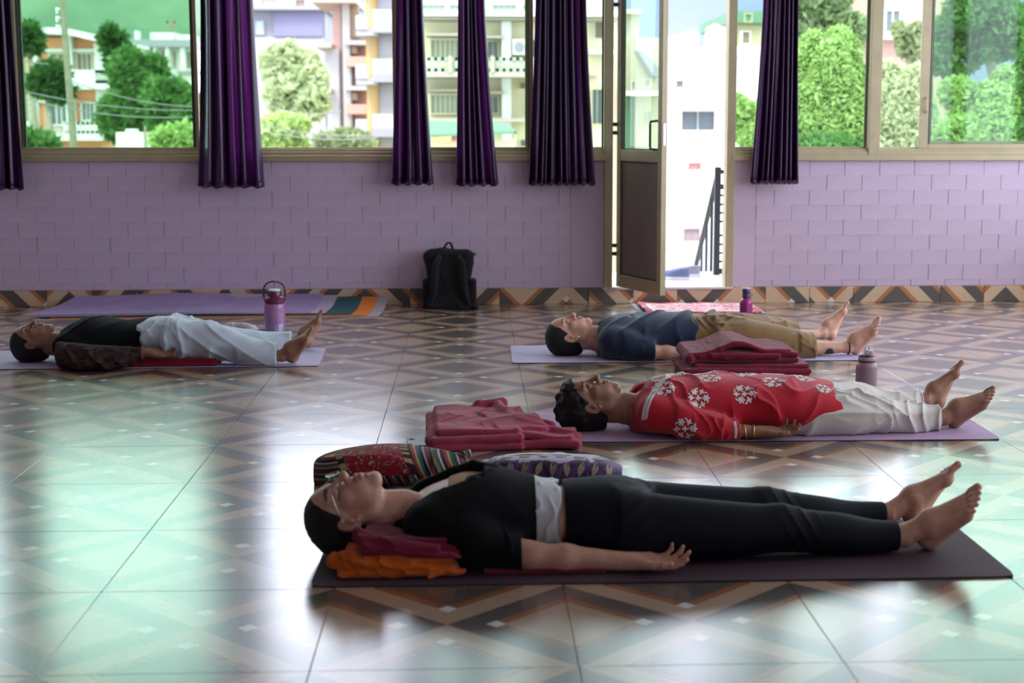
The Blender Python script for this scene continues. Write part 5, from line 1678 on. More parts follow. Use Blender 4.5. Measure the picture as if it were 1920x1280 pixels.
# -------- person in black top with patterned sleeves
Ll = dict(root=(-1.6, 7.78, 0), z0=.006, g=1.45, hsc=.93, asc=.9, Y0=7.78, skin='skin_brown',
          label='person in black top with brown patterned sleeves and pale blue trousers on lavender mat',
          head=(-2.222, 7.78, .108), tilt=5, roll=5, neck=(-2.092, 7.78, .09),
          torso=[(-2.10, 7.78, .02, .125, .06), (-2.06, 7.78, .0, .165, .135), (-2.0, 7.78, .0, .197, .165), (-1.925, 7.78, .0, .222, .168), (-1.83, 7.78, .0, .215, .160), (-1.74, 7.78, .02, .198, .150), (-1.66, 7.78, .052, .210, .155), (-1.58, 7.78, .055, .220, .175), (-1.50, 7.78, .055, .215, .180), (-1.42, 7.78, .055, .195, .165)],
          legN=[(-1.52, 7.68, .055, .205, .095), (-1.36, 7.665, .056, .192, .09), (-1.27, 7.655, .052, .178, .078), (-1.20, 7.65, .035, .158, .066), (-1.10, 7.645, .01, .115, .056), (-1.02, 7.64, .006, .088, .046), (-.95, 7.64, .016, .078, .034)],
          legF=[(-1.52, 7.88, .055, .205, .095), (-1.38, 7.95, .05, .158, .09), (-1.27, 7.99, .035, .128, .072), (-1.18, 8.04, .02, .108, .062), (-1.08, 8.08, .01, .090, .052), (-1.0, 8.12, .006, .076, .044), (-.93, 8.145, .016, .078, .034)],
          shoN=(-2.035, 7.64, .10), elbN=(-1.83, 7.545, .055), wristN=(-1.610, 7.565, .080), handN=(1, -.02, -.06), palmN=(0, -.5, .86),
          shoF=(-2.035, 7.92, .10), elbF=(-1.83, 8.02, .055), wristF=(-1.61, 8.03, .045), handF=(1, .05, 0), palmF=(0, .3, .95), handsc=.86, curl=.7,
          footN=dict(heel=(-.905, 7.645, .040), t=(.55, -.22, .77), n=(.80, .16, -.54), sc=.84), footF=dict(heel=(-.885, 8.16, .042), t=(.42, .16, .88), n=(.90, -.06, -.42), sc=.84))
person(Ll)
hair(Ll, 'tied')
def f_top(V):
    w = wrinkle(41, .006, 26, ((1, .3, .5), (.7, -.3, -.9)), .4)
    V.tube(rows(span(Ll['torso'], -2.085, -1.64), .012), .02, disp=w)
    V.cap((-2.03, 7.65, .10), (-1.96, 7.61, .085), .060, .056, .03)
    V.cap((-2.03, 7.91, .10), (-1.96, 7.95, .085), .060, .056, .03)
    V.full(lambda D, X, Y, Z: np.maximum(D, np.where(Z > .05, f4(.058) - np.sqrt((X + f4(2.108)) ** 2 + (Y - f4(7.78)) ** 2), f4(-.1))))
garment(Ll, 'black_top', 'black_knit', (-2.14, -1.6, 7.50, 8.06, 0, .27), .0062, f_top)
def sleeve_mat():
    t = NT('brown_brocade')
    v = t.coord('Object')
    n = t.noise(t.mapping(v, (1, 1, 1)), 26, 4, .7, 1.2)
    w_ = t.n.new('ShaderNodeTexVoronoi'); t.lk(v, w_.inputs['Vector']); w_.inputs['Scale'].default_value = 22
    c = t.ramp(n, [(.38, (.012, .008, .008)), (.5, (.038, .023, .02)), (.6, (.075, .045, .04)), (.68, (.014, .009, .009))])
    c = t.mix(t.math('LESS_THAN', w_.outputs['Distance'], .2), c, (.02, .012, .012))
    t.col(c); t.set(rough=.85, sheen=.0, spec=.15)
    return t.m
M['brocade'] = sleeve_mat()
M['cuff_red'] = fabric('dark_red_white_cuff', (.16, .05, .06))
def f_sleeve(sg):
    def fn(V):
        m = lambda y: 7.78 + sg * (7.78 - y) * -1 if sg < 0 else 7.78 + (7.78 - y)
        yy = (lambda y: y) if sg > 0 else (lambda y: 2 * 7.78 - y)
        V.tube([(-2.06, yy(7.625), .075, .045, .055), (-2.02, yy(7.575), .068, .072, .066), (-1.93, yy(7.535), .064, .082, .066), (-1.82, yy(7.53), .060, .078, .062), (-1.73, yy(7.54), .062, .064, .054), (-1.655, yy(7.558), .072, .044, .036), (-1.628, yy(7.562), .078, .033, .030)], .02,
               disp=wrinkle(43, .009, 34, ((1, .2, .6), (.8, -.4, -.6)), .5))
    return fn
slN = garment(Ll, 'patterned_sleeve', 'brocade', (-2.12, -1.6, 7.42, 7.72, 0, .16), .0055, f_sleeve(1))
slF = garment(Ll, 'patterned_sleeve', 'brocade', (-2.12, -1.6, 7.84, 8.14, 0, .16), .007, f_sleeve(-1))
ring(Ll, 'cuff', 'cuff_red', (-1.628, 7.563, .079), (1, 0, 0), .030, .028, .007)
def f_blue(V):
    w = wrinkle(44, .012, 24, ((.8, .5, .8), (.7, -.6, -.8), (1, .1, .1), (.4, .3, 1)), .55, 2.2)
    V.tube(rows(span(Ll['torso'], -1.675, -1.42), .010), .02, disp=wrinkle(45, .012, 46, ((.8, .6, -.1), (1, -.2, .5)), .4))
    V.tube(rows(span(Ll['legN'], -1.52, -.985), .020), .04, disp=w)
    V.tube(rows(span(Ll['legF'], -1.52, -.962), .020), .04, disp=w)
    V.tube([(-1.16, 7.65, .075, .085, .06), (-1.08, 7.645, .060, .080, .058), (-.985, 7.64, .048, .062, .050)], .03, disp=wrinkle(46, .008, 34, ((1, .3, .5),), .4))
garment(Ll, 'trousers', 'ice', (-1.72, -.93, 7.50, 8.24, 0, .27), .0062, f_blue)
# ------------------------------------------------------------------ mats
def mat_mat(name, c, rough=.75):
    t = NT(name)
    v = t.coord('Object')
    n = t.noise(v, 6, 5, .6)
    t.col(t.ramp(n, [(.3, tuple(x * .88 for x in c)), (.7, tuple(min(1, x * 1.1) for x in c))]))
    t.set(rough=rough, spec=.35)
    w_ = t.n.new('ShaderNodeTexWave'); w_.wave_type = 'BANDS'; w_.bands_direction = 'X'; w_.inputs['Scale'].default_value = 120; t.lk(v, w_.inputs['Vector'])
    t.bump(t.noise(v, 500, 2), .25, .0015)
    return t.m
M['mat_plum'] = mat_mat('plum_foam', (.062, .034, .045)); M['mat_purple'] = mat_mat('purple_foam', (.41, .28, .42)); M['mat_lav'] = mat_mat('lavender_foam', (.50, .44, .62))
M['mat_teal'] = mat_mat('teal_foam', (.02, .085, .10)); M['mat_orange'] = mat_mat('orange_foam', (.75, .20, .03)); M['mat_greyl'] = mat_mat('grey_lilac_foam', (.40, .35, .40)); M['mat_under'] = mat_mat('dark_underside_foam', (.05, .045, .05))
M['mat_violet'] = mat_mat('violet_foam', (.36, .26, .47)); M['mat_pale'] = mat_mat('pale_lilac_foam', (.46, .37, .52))

def slab(name, c4, z0, th, mat, label, under='mat_under', group='yoga mats', curl=None, nx=36, ny=14, seed=0, amp=.0012, rz=.025):
    """c4: near left, near right, far right, far left (x, y); rounded corners"""
    P_ = [Vector((*p, 0)) for p in c4]
    ctr = sum(P_, Vector()) / 4
    root = empty(name, (ctr.x, ctr.y, 0), 0, label, 'mat', group)
    V = []; Fc = []
    for j in range(ny + 1):
        for i in range(nx + 1):
            s_, t_ = i / nx, j / ny
            L = (P_[1] - P_[0]).length; D_ = (P_[3] - P_[0]).length
            # round the corners off
            dx = min(s_, 1 - s_) * L; dy = min(t_, 1 - t_) * D_
            p = P_[0].lerp(P_[1], s_).lerp(P_[3].lerp(P_[2], s_), t_)
            if dx < rz and dy < rz:
                q = Vector((rz - dx, rz - dy)); m_ = max(q.x, q.y); l_ = q.length
                if l_ > 1e-6:
                    k = m_ / l_
                    cx_ = rz - q.x * k; cy_ = rz - q.y * k
                    e1 = (P_[1] - P_[0]).normalized() * (1 if s_ < .5 else -1); e2 = (P_[3] - P_[0]).normalized() * (1 if t_ < .5 else -1)
                    p = p + e1 * (cx_ - dx) + e2 * (cy_ - dy)
            z = z0 + (curl(s_, t_) if curl else 0) + amp * (.5 + .5 * noise.noise(Vector((p.x * 3, p.y * 3, seed))))
            V.append((p.x - ctr.x, p.y - ctr.y, z))
    n1 = nx + 1
    for j in range(ny):
        for i in range(nx):
            a = j * n1 + i
            Fc.append((a, a + 1, a + n1 + 1, a + n1))
    # top sheet and underside, two glued layers
    def sheet(nm, dz0, dz1, mat_):
        nV = len(V)
        VV = [(x, y, z + dz0) for x, y, z in V] + [(x, y, z + dz1) for x, y, z in V]
        FF = [tuple(reversed(f_)) for f_ in Fc] + [tuple(q + nV for q in f_) for f_ in Fc]
        border = [i for i in range(n1)] + [j * n1 + nx for j in range(1, ny + 1)] + [ny * n1 + i for i in range(nx - 1, -1, -1)] + [j * n1 for j in range(ny - 1, 0, -1)]
        for a, b_ in zip(border, border[1:] + border[:1]): FF.append((a, b_, b_ + nV, a + nV))
        o = mesh_np(nm, VV, FF, M[mat_], root)
        o.data.set_sharp_from_angle(angle=R(40))
        return o
    sheet('underside', 0, th * .45, under)
    sheet('top_layer', th * .45, th, mat)
    return root
slab('yoga_mat', ((-.428, 3.885), (1.446, 3.888), (1.443, 4.492), (-.420, 4.490)), 0, .0048, 'mat_plum', 'dark plum mat under the woman in black', seed=1)
slab('yoga_mat', ((.215, 5.690), (2.020, 5.655), (2.030, 6.265), (.225, 6.300)), 0, .0048, 'mat_purple', 'purple mat under the person in the red tunic', seed=2)
slab('yoga_mat', ((.200, 7.625), (2.040, 7.640), (2.036, 8.240), (.206, 8.225)), 0, .0048, 'mat_lav', 'light lavender mat under the person in the navy shirt', seed=3)
slab('yoga_mat', ((-2.62, 7.545), (-.765, 7.580), (-.785, 8.185), (-2.62, 8.160)), 0, .0048, 'mat_lav', 'lavender mat under the person in pale blue trousers', seed=4)
for k, (xl, xr, mt, lb) in enumerate(((-2.70, -.590, 'mat_greyl', 'grey lilac mat, lowest of the pile against the wall'), (-2.60, -.660, 'mat_orange', 'orange mat in the pile against the wall'), (-2.58, -.760, 'mat_teal', 'dark teal mat in the pile against the wall'),
                                      (-2.66, -.925, 'mat_pale', 'pale lilac mat second from the top of the pile against the wall'), (-2.78, -1.015, 'mat_violet', 'violet mat on top of the pile against the wall'))):
    lift = lambda s_, t_, k=k: (.050 * max(0, (t_ - .45) / .55) ** 1.6 + .0062 * k + (.018 * max(0, 1 - abs(s_ - .55) / .5) * (k > 2) * .4) + .012 * math.sin(s_ * 9 + k) * max(0, t_ - .6))
    slab('yoga_mat', ((xl, 9.44 + .05 * (xl + 2.776) + .014 * k), (xr, 9.44 + .05 * (xr + 2.776) + .014 * k), (xr + .035, 10.155), (xl + .18, 10.150)), .0005, .0052, mt, lb, 'mat_greyl' if k in (0, 3, 4) else mt, curl=lift, seed=10 + k, rz=.012, amp=.0005)

# ------------------------------------------------------------------ prayer rug
def rug_mat():
    t = NT('red_white_rug_pile')
    v = t.coord('Object'); o = t.xyz(v)
    ax_ = t.math('ABSOLUTE', o[0]); ay_ = t.math('ABSOLUTE', o[1])
    e = t.math('MINIMUM', t.math('SUBTRACT', .375, ax_), t.math('SUBTRACT', .265, ay_))
    vor = t.n.new('ShaderNodeTexVoronoi'); t.lk(v, vor.inputs['Vector']); vor.inputs['Scale'].default_value = 26
    n = t.noise(v, 22, 3, .6, 1.5)
    field = t.mix(t.math('GREATER_THAN', n, .50), (.62, .05, .09), (.80, .62, .62))
    field = t.mix(t.math('LESS_THAN', vor.outputs['Distance'], .16), field, (.78, .72, .70))
    c = t.mix(t.math('LESS_THAN', e, .085), field, (.75, .72, .70))
    c = t.mix(t.math('LESS_THAN', e, .060), c, (.55, .03, .07))
    c = t.mix(t.math('MULTIPLY', t.math('LESS_THAN', e, .060), t.math('GREATER_THAN', n, .58)), c, (.80, .55, .55))
    t.col(c); t.set(rough=.95, sheen=.4, spec=.1)
    t.bump(t.noise(v, 300, 2), .5, .003)
    return t.m
M['rug'] = rug_mat()
rugr = slab('prayer_rug', ((1.105, 9.60), (1.845, 9.585), (1.80, 10.12), (1.10, 10.13)), 0, .008, 'rug', 'red and white patterned rug on the floor inside the open door', 'rug', None, curl=lambda s_, t_: .014 * max(0, 1 - abs(s_ - .02) * 12) * abs(math.sin(t_ * 7)) + .022 * max(0, (s_ - .8) / .2) * max(0, 1 - abs(t_ - .25) * 5) + .006 * abs(math.sin(s_ * 11 + t_ * 4)), rz=.008)
rugr['category'] = 'rug'
b = MB()
for k in range(40):
    y_ = -.262 + .525 * k / 39
    for sx_ in (-1, 1):
        x_ = sx_ * .37
        b.tube([(x_, y_, .006), (x_ + sx_ * .02, y_ + rnd.uniform(-.004, .004), .006), (x_ + sx_ * .035, y_ + rnd.uniform(-.006, .006), .003)], .002, 4)
fr_ = b.build('fringe', M['thread'], rugr); fr_['kind'] = 'stuff'

# ------------------------------------------------------------------ folded blankets
def fleece(name, c): return fabric(name, c, .95, 500, .45, .16, .2, 14, .1)
M['fl_maroon'] = fleece('maroon_fleece', (.20, .020, .045)); M['fl_rose'] = fleece('lit_maroon_fleece', (.34, .048, .085)); M['fl_orange'] = fleece('orange_fleece', (.62, .13, .015)); M['fl_red'] = fleece('dark_red_fleece', (.22, .012, .022))  # rose fleece: window light on maroon cloth put into its colour
M['fl_wine'] = fleece('wine_fleece', (.17, .013, .03))

def slab_sdf(c, hs, r, rot=0.0, wob=None):
    ca, sa = f4(math.cos(rot)), f4(math.sin(rot))
    def fn(X, Y, Z):
        x0, y0 = X - f4(c[0]), Y - f4(c[1])
        x = x0 * ca + y0 * sa; y = y0 * ca - x0 * sa; z = Z - f4(c[2])
        if wob is not None: z = z - wob(X, Y)
        qx, qy, qz = np.abs(x) - f4(hs[0] - r), np.abs(y) - f4(hs[1] - r), np.abs(z) - f4(hs[2] - r)
        return np.sqrt(np.maximum(qx, 0) ** 2 + np.maximum(qy, 0) ** 2 + np.maximum(qz, 0) ** 2) + np.minimum(np.maximum(np.maximum(qx, qy), qz), 0) - f4(r)
    return fn
def soft(seed, amp, fr):
    rg = np.random.default_rng(seed)
    W_ = [(rg.normal(size=2) * fr, rg.uniform(0, 6.28)) for _ in range(5)]
    def fn(X, Y):
        o = 0
        for w_, p_ in W_: o = o + np.sin(X * f4(w_[0]) + Y * f4(w_[1]) + f4(p_))
        return o * f4(amp / 2.2)
    return fn
def blanket(name, mat, label, layers, step=.0045, extra=None, disp=None, group='folded blankets', z0=0.001, cat='blanket', box=None):
    """layers: (cx, cy, z, hx, hy, hz, rot, wobble amplitude, wobble frequency); z is the middle of the layer"""
    A = np.array([l[:6] for l in layers])
    pad = .05
    lo = (A[:, :3] - A[:, 3:6]).min(0) - pad; hi = (A[:, :3] + A[:, 3:6]).max(0) + pad
    if box is not None: lo, hi = np.array(box[0]), np.array(box[1])
    V = Vol(axis(lo[0], step, hi[0]), axis(lo[1], step, hi[1]), axis(max(lo[2], z0 - .012), step * .75, hi[2]))
    for k, l in enumerate(layers):
        w_ = soft(k + len(name) + int(abs(l[0] * 100)), l[7], l[8]) if l[7] else None
        V.put(slab_sdf(l[:3], l[3:6], min(l[5] * .98, .016), l[6], w_), np.array(l[:3]) - np.array(l[3:6]) * 1.25 - .012, np.array(l[:3]) + np.array(l[3:6]) * 1.25 + .012, .0012, 'u', .03)
    if extra: extra(V)
    if disp is not None: V.full(lambda D, X, Y, Z: D + disp(X, Y, Z))
    V.floor(z0)
    root = empty(name, (A[:, 0].mean(), A[:, 1].mean(), z0), 0, label, cat, group)
    V.build('cloth', M[mat], root, root.location)
    return root

blanket('folded_blanket', 'fl_rose', 'pinkish maroon blanket folded beside the head of the person in red tunic', [
    (.005, 5.80, .014, .172, .255, .015, .05, .003, 14), (.00, 5.80, .040, .176, .250, .015, .06, .004, 13), (.012, 5.815, .066, .160, .235, .015, .04, .007, 15),
    (.275, 5.660, .016, .135, .100, .017, -.10, .004, 18), (.265, 5.668, .043, .120, .092, .013, -.14, .007, 20), (.14, 5.80, .070, .10, .19, .014, .25, .012, 16)],
    extra=lambda V: (V.cap((.10, 6.0, .085), (.18, 5.72, .070), .020, .016, .02), V.cap((.18, 5.72, .068), (.38, 5.64, .045), .018, .012, .02), V.cap((.02, 6.03, .085), (.12, 6.04, .092), .018, .02, .02), V.cap((.21, 5.85, .05), (.30, 5.76, .055), .024, .015, .02), V.cap((-.16, 5.60, .03), (-.15, 6.0, .05), .020, .016, .015)),
    disp=wrinkle(51, .0045, 24, ((1, .25, .1), (.4, -1, .2)), .45, 3.0))
fb = blanket('folded_blanket', 'fl_wine', 'wine red blanket folded with an arched top layer, upper one behind the red tunic', [
    (1.29, 7.28, .090, .255, .19, .013, .0, .003, 12), (1.29, 7.27, .114, .235, .18, .013, .02, .003, 12), (1.31, 7.27, .132, .20, .17, .011, -.02, .003, 12)],
    extra=lambda V: (V.put(slab_sdf((1.28, 7.28, .115), (.262, .19, .012), .011, 0, lambda X, Y: f4(.055) * np.exp(-((X - f4(1.255)) / f4(.115)) ** 2) + f4(.012) * np.exp(-((X - f4(1.45)) / f4(.05)) ** 2)), (1.0, 7.07, .08), (1.56, 7.49, .20), .004, 'u', .03),
                     V.ell((1.255, 7.08, .140), (.085, .06, .013), .006, 'c'), V.cap((1.13, 7.085, .116), (1.44, 7.085, .112), .013, .012, .004), V.cap((1.02, 7.09, .100), (1.03, 7.45, .100), .022, .02, .01)),
    disp=wrinkle(52, .003, 40, ((.3, 1, .1), (1, .1, .4)), .3), z0=.078)
blanket('folded_blanket', 'fl_maroon', 'maroon blanket folded flat, lower one behind the red tunic', [
    (1.30, 7.28, .014, .30, .205, .015, .0, .003, 10), (1.295, 7.275, .041, .305, .21, .014, .02, .003, 10), (1.32, 7.28, .064, .275, .20, .011, -.01, .003, 10)],
    extra=lambda V: [V.cap((1.0 + .012 * k, 7.09 + .02 * k, .025 + .011 * (k % 3)), (1.09 - .01 * k, 7.075, .03 + .010 * (k % 3)), .012, .010, .006) for k in range(6)],
    disp=wrinkle(53, .003, 40, ((.3, 1, .1), (1, .1, .4)), .3))
blanket('folded_blanket', 'fl_orange', 'orange blanket bunched under the neck of the woman in black', [
    (-.205, 4.13, .016, .160, .185, .0095, .05, .004, 22), (-.20, 4.125, .034, .150, .175, .0095, .02, .005, 24), (-.20, 4.13, .052, .146, .178, .0085, -.02, .006, 20)],
    extra=lambda V: (V.cap((-.372, 3.99, .040), (-.30, 3.955, .028), 0.0176, 0.0144, .004), V.cap((-.385, 4.03, .036), (-.34, 3.975, .062), 0.0128, 0.0128, .004), V.cap((-.325, 3.958, .070), (-.318, 3.955, .045), 0.0104, 0.0088, .004),
                     V.cap((-.31, 3.948, .046), (-.12, 3.945, .036), 0.0120, 0.0096, .004), V.cap((-.30, 3.945, .020), (-.06, 3.950, .022), 0.0104, 0.0096, .004), V.cap((-.12, 3.945, .03), (-.03, 3.955, .018), 0.0096, 0.0064, .004), V.cap((-.09, 3.94, .022), (-.115, 3.935, .012), 0.0080, 0.0064, .004), V.ell((-.345, 3.965, .018), (.022, .02, .009), .006, 'c')),
    disp=wrinkle(54, .0055, 75, ((.7, .3, .6), (.2, -.4, 1)), .4), z0=.0065, step=.0034, box=((-.42, 3.91, 0), (-.0, 4.34, .10)))
blanket('folded_blanket', 'fl_maroon', 'maroon blanket folded on the orange one under the shoulder of the woman in black', [
    (-.165, 4.14, .070, .140, .180, .0085, .03, .003, 18), (-.17, 4.14, .086, .130, .174, .0085, .0, .004, 20), (-.18, 4.14, .101, .115, .170, .0075, -.03, .004, 22)],
    extra=lambda V: (V.cap((-.30, 3.975, .106), (-.10, 3.955, .082), 0.0128, 0.0112, .004), V.cap((-.29, 3.962, .088), (-.05, 3.948, .060), 0.0120, 0.0112, .004), V.cap((-.31, 4.0, .118), (-.255, 3.972, .100), 0.0144, 0.0112, .004), V.cap((-.315, 4.02, .096), (-.28, 3.98, .085), 0.0128, 0.0096, .004), V.cap((-.06, 3.948, .064), (-.03, 3.955, .050), 0.0104, 0.0080, .004)),
    disp=wrinkle(55, .004, 55, ((.5, .3, 1), (.3, -.4, .8)), .35), z0=.059, step=.0034, box=((-.36, 3.91, .04), (.0, 4.34, .15)))
blanket('folded_blanket', 'fl_wine', 'thin dark maroon blanket lying flat under the back of the woman in black', [(.19, 4.16, .012, .165, .20, .0075, 0, .0015, 12)], disp=wrinkle(56, .0015, 50, ((1, .2, 0),), .3), z0=.0065)
blanket('folded_blanket', 'fl_red', 'dark red blanket folded under the hips of the person in pale blue trousers', [
    (-1.485, 7.77, .016, .205, .195, .011, .03, .002, 14), (-1.48, 7.77, .034, .20, .190, .011, -.01, .002, 14)], disp=wrinkle(57, .004, 60, ((.15, .6, 1), (1, .3, .2)), .3), z0=.0065, extra=lambda V: V.cap((-1.30, 7.60, .028), (-1.27, 7.66, .018), .014, .012, .012))

# pale cloth bundle with a dark pouch, behind the legs in pale blue trousers
M['pale_cloth'] = fabric('pale_pink_cotton', (.58, .50, .52))
blanket('cloth_bundle', 'pale_cloth', 'crumpled pale cloth bundle on the floor behind the pale blue trousers', [(-1.37, 8.72, .022, .13, .10, .022, .1, .006, 26)],
        extra=lambda V: (V.cap((-1.46, 8.70, .025), (-1.30, 8.66, .058), .03, .026, .03), V.cap((-1.38, 8.70, .06), (-1.27, 8.66, .060), .020, .018, .015), V.ell((-1.26, 8.67, .035), (.05, .05, .035), .02)),
        disp=wrinkle(58, .007, 50, ((1, .2, .5), (.4, -.6, .8)), .5), group=None, cat='cloth')
pc = empty('pouch', (-1.19, 8.585, 0), .2, 'small black pouch leaning on the pale cloth bundle', 'pouch')
V = Vol(axis(-.07, .004, .07), axis(-.06, .004, .06), axis(-.01, .004, .08))
V.put(slab_sdf((0, 0, .026), (.045, .028, .026), .018), (-.05, -.03, 0), (.05, .03, .06), .002); V.floor(0)
V.build('pouch_body', M['black_knit'], pc)
MB().tube([(-.04, -.0285, .038), (0, -.031, .042), (.04, -.0285, .038)], .0022, 6).build('zip', M['steel'], pc)

# ------------------------------------------------------------------ woven bags behind the woman in black
def stripe_mat():
    t = NT('striped_handwoven_cloth')
    v = t.coord('Object'); o = t.xyz(v)
    n = t.noise(v, 5, 2)
    # end panel: stripes run round the bag; right panel: stripes across; middle: red embroidery
    s1 = t.math('FRACT', t.math('ADD', t.math('MULTIPLY', t.math('ADD', t.math('ADD', o[2], t.math('MULTIPLY', o[0], -.20)), t.math('MULTIPLY', n, .02)), 15.0), 10))
    s2 = t.math('FRACT', t.math('ADD', t.math('MULTIPLY', t.math('ADD', o[0], t.math('ADD', t.math('MULTIPLY', o[2], .45), t.math('MULTIPLY', n, .02))), 9.5), 10))
    pal = [(0, (.02, .012, .012)), (.12, (.30, .05, .05)), (.22, (.55, .42, .12)), (.28, (.02, .14, .15)), (.38, (.015, .012, .012)), (.48, (.45, .40, .33)), (.53, (.16, .03, .06)), (.66, (.02, .015, .015)), (.74, (.45, .20, .04)), (.80, (.02, .16, .17)), (.88, (.10, .02, .03)), (.94, (.5, .45, .3))]
    c1 = t.ramp(s1, pal, 'CONSTANT'); c2 = t.ramp(s2, pal, 'CONSTANT')
    vor = t.n.new('ShaderNodeTexVoronoi'); t.lk(v, vor.inputs['Vector']); vor.inputs['Scale'].default_value = 24
    n3 = t.noise(v, 38, 2, .5, 2.5)
    red = t.mix(t.math('GREATER_THAN', n3, .56), (.36, .012, .025), (.10, .16, .12))
    red = t.mix(t.math('GREATER_THAN', n3, .63), red, (.55, .42, .25))
    red = t.mix(t.math('LESS_THAN', vor.outputs['Distance'], .22), red, (.42, .03, .12))
    x_ = t.math('ADD', o[0], t.math('MULTIPLY', o[2], .5))
    c = t.mix(t.math('GREATER_THAN', x_, -.14), c1, t.mix(t.math('GREATER_THAN', x_, .105), red, c2))
    bd = t.math('LESS_THAN', t.math('ABSOLUTE', t.math('SUBTRACT', t.math('ABSOLUTE', t.math('ADD', x_, .018)), .112)), .012)
    c = t.mix(bd, c, t.ramp(t.math('FRACT', t.math('MULTIPLY', o[1], 30)), [(0, (.02, .015, .02)), (.55, (.50, .33, .18))], 'CONSTANT'))
    low = t.math('LESS_THAN', o[2], .045)
    c = t.mix(t.math('MULTIPLY', low, t.math('GREATER_THAN', x_, -.14)), c, c2)
    t.col(t.mix(.35, c, (.35, .3, .3), 'MULTIPLY')); t.set(rough=.9, sheen=.1, spec=.15)
    t.bump(t.noise(v, 500, 2), .5, .002)
    return t.m
M['stripe'] = stripe_mat()
bag = empty('striped_bag', (-.27, 5.10, 0), .06, 'striped woven bag with red embroidered middle behind the head of the woman in black', 'bag')
V = Vol(axis(-.32, .005, .32), axis(-.20, .005, .20), axis(-.012, .005, .19))
V.tube([(-.268, 0, .030, .05, .034), (-.225, 0, .044, .10, .048), (-.12, .0, .054, .120, .060), (.0, 0, .057, .125, .064), (.10, 0, .052, .115, .057), (.20, .0, .042, .09, .045), (.262, 0, .028, .045, .030)], .01, power=2.3, disp=wrinkle(61, .006, 22, ((1, .3, .4), (.5, -.7, .6)), .4))
V.floor(0.001)
V.build('bag_body', M['stripe'], bag)
pts = [Vector((.20 + .035 * math.sin(k * .9) + .012 * k, -.03 + .07 * math.sin(k * .55), .075 - .0028 * k + .012 * math.sin(k * .8))) for k in range(9)]
tw = MB()
for ph in (0, 2.1, 4.2):
    hel = []
    for i in range(60):
        u_ = i / 59 * 8; a = int(min(u_, 7.999)); p = pts[a].lerp(pts[a + 1], u_ - a)
        hel.append(p + Vector((0, .008 * math.cos(u_ * 4 + ph), .008 * math.sin(u_ * 4 + ph))))
    tw.tube(hel, .008, 6)
tw.build('twisted_handle', M['stripe'], bag, smooth=True)

def leafbag_mat():
    t = NT('purple_black_print_cloth')
    v = t.coord('Object'); o = t.xyz(v)
    n = t.noise(v, 14, 3, .6, 1.0)
    c = t.ramp(n, [(.40, (.012, .012, .016)), (.50, (.05, .018, .11)), (.58, (.13, .06, .24)), (.68, (.02, .015, .03))])
    c = t.mix(t.math('GREATER_THAN', t.math('ADD', o[2], t.math('MULTIPLY', n, .03)), .095), c, (.42, .38, .48))  # pale sheen along the bag's top, painted into the cloth colour
    t.col(c); t.set(rough=.6, sheen=.3, spec=.35)
    t.bump(t.noise(v, 500, 2), .3, .002)
    return t.m
M['leafbag'] = leafbag_mat(); M['goldprint'] = fabric('tan_leaf_print', (.36, .28, .19))
bag2 = empty('leaf_print_bag', (.275, 5.07, 0), -.10, 'purple and black bag printed with tan leaves behind the chest of the woman in black', 'bag')
V = Vol(axis(-.28, .005, .28), axis(-.18, .005, .18), axis(-.012, .005, .15))
V.tube([(-.240, 0, .028, .03, .031), (-.20, 0, .037, .065, .040), (-.08, .0, .042, .080, .046), (.06, 0, .041, .080, .045), (.17, 0, .036, .07, .040), (.230, 0, .024, .03, .026)], .01, power=3.2, disp=wrinkle(62, .004, 24, ((1, .3, .4), (.5, -.7, .6)), .4))
V.floor(0.001)
bb2 = V.build('bag_body', M['leafbag'], bag2)
bvb = bvh_of(bb2)
for k in range(9):
    x_ = -.19 + .047 * k
    a = R(80 + 14 * math.sin(k * 1.7))
    lf_ = [(p[0] * math.cos(a) - p[1] * math.sin(a), p[0] * math.sin(a) + p[1] * math.cos(a)) for p in [(-.026, 0), (-.014, .007), (-.002, .011), (.010, .010), (.020, .005), (.027, 0), (.020, -.005), (.010, -.010), (-.002, -.011), (-.014, -.007)]]
    o = sew(bb2, bvb, [lf_], (x_, -.09, .060), (1, 0, 0), (0, .25, .97), (0, .97, -.25), (0, 0, 0), 'printed_leaf', .0006, .0022)
    if o: o.data.materials.clear(); o.data.materials.append(M['goldprint'])
for k in range(6):
    x_ = -.16 + .062 * k
    lf_ = [(p[0], p[1]) for p in [(-.024, 0), (-.010, .010), (.010, .010), (.024, 0), (.010, -.010), (-.010, -.010)]]
    o = sew(bb2, bvb, [lf_], (x_, -.03, .11), (1, 0, 0), (0, 1, .2), (0, .3, -1), (0, 0, 0), 'printed_leaf', .0006, .0022)
    if o: o.data.materials.clear(); o.data.materials.append(M['goldprint'])
MB().tube([(-.21, 0, .074), (-.10, 0, .089), (.05, 0, .087), (.17, 0, .076), (.225, 0, .05)], .003, 6).build('zip', M['steel'], bag2)

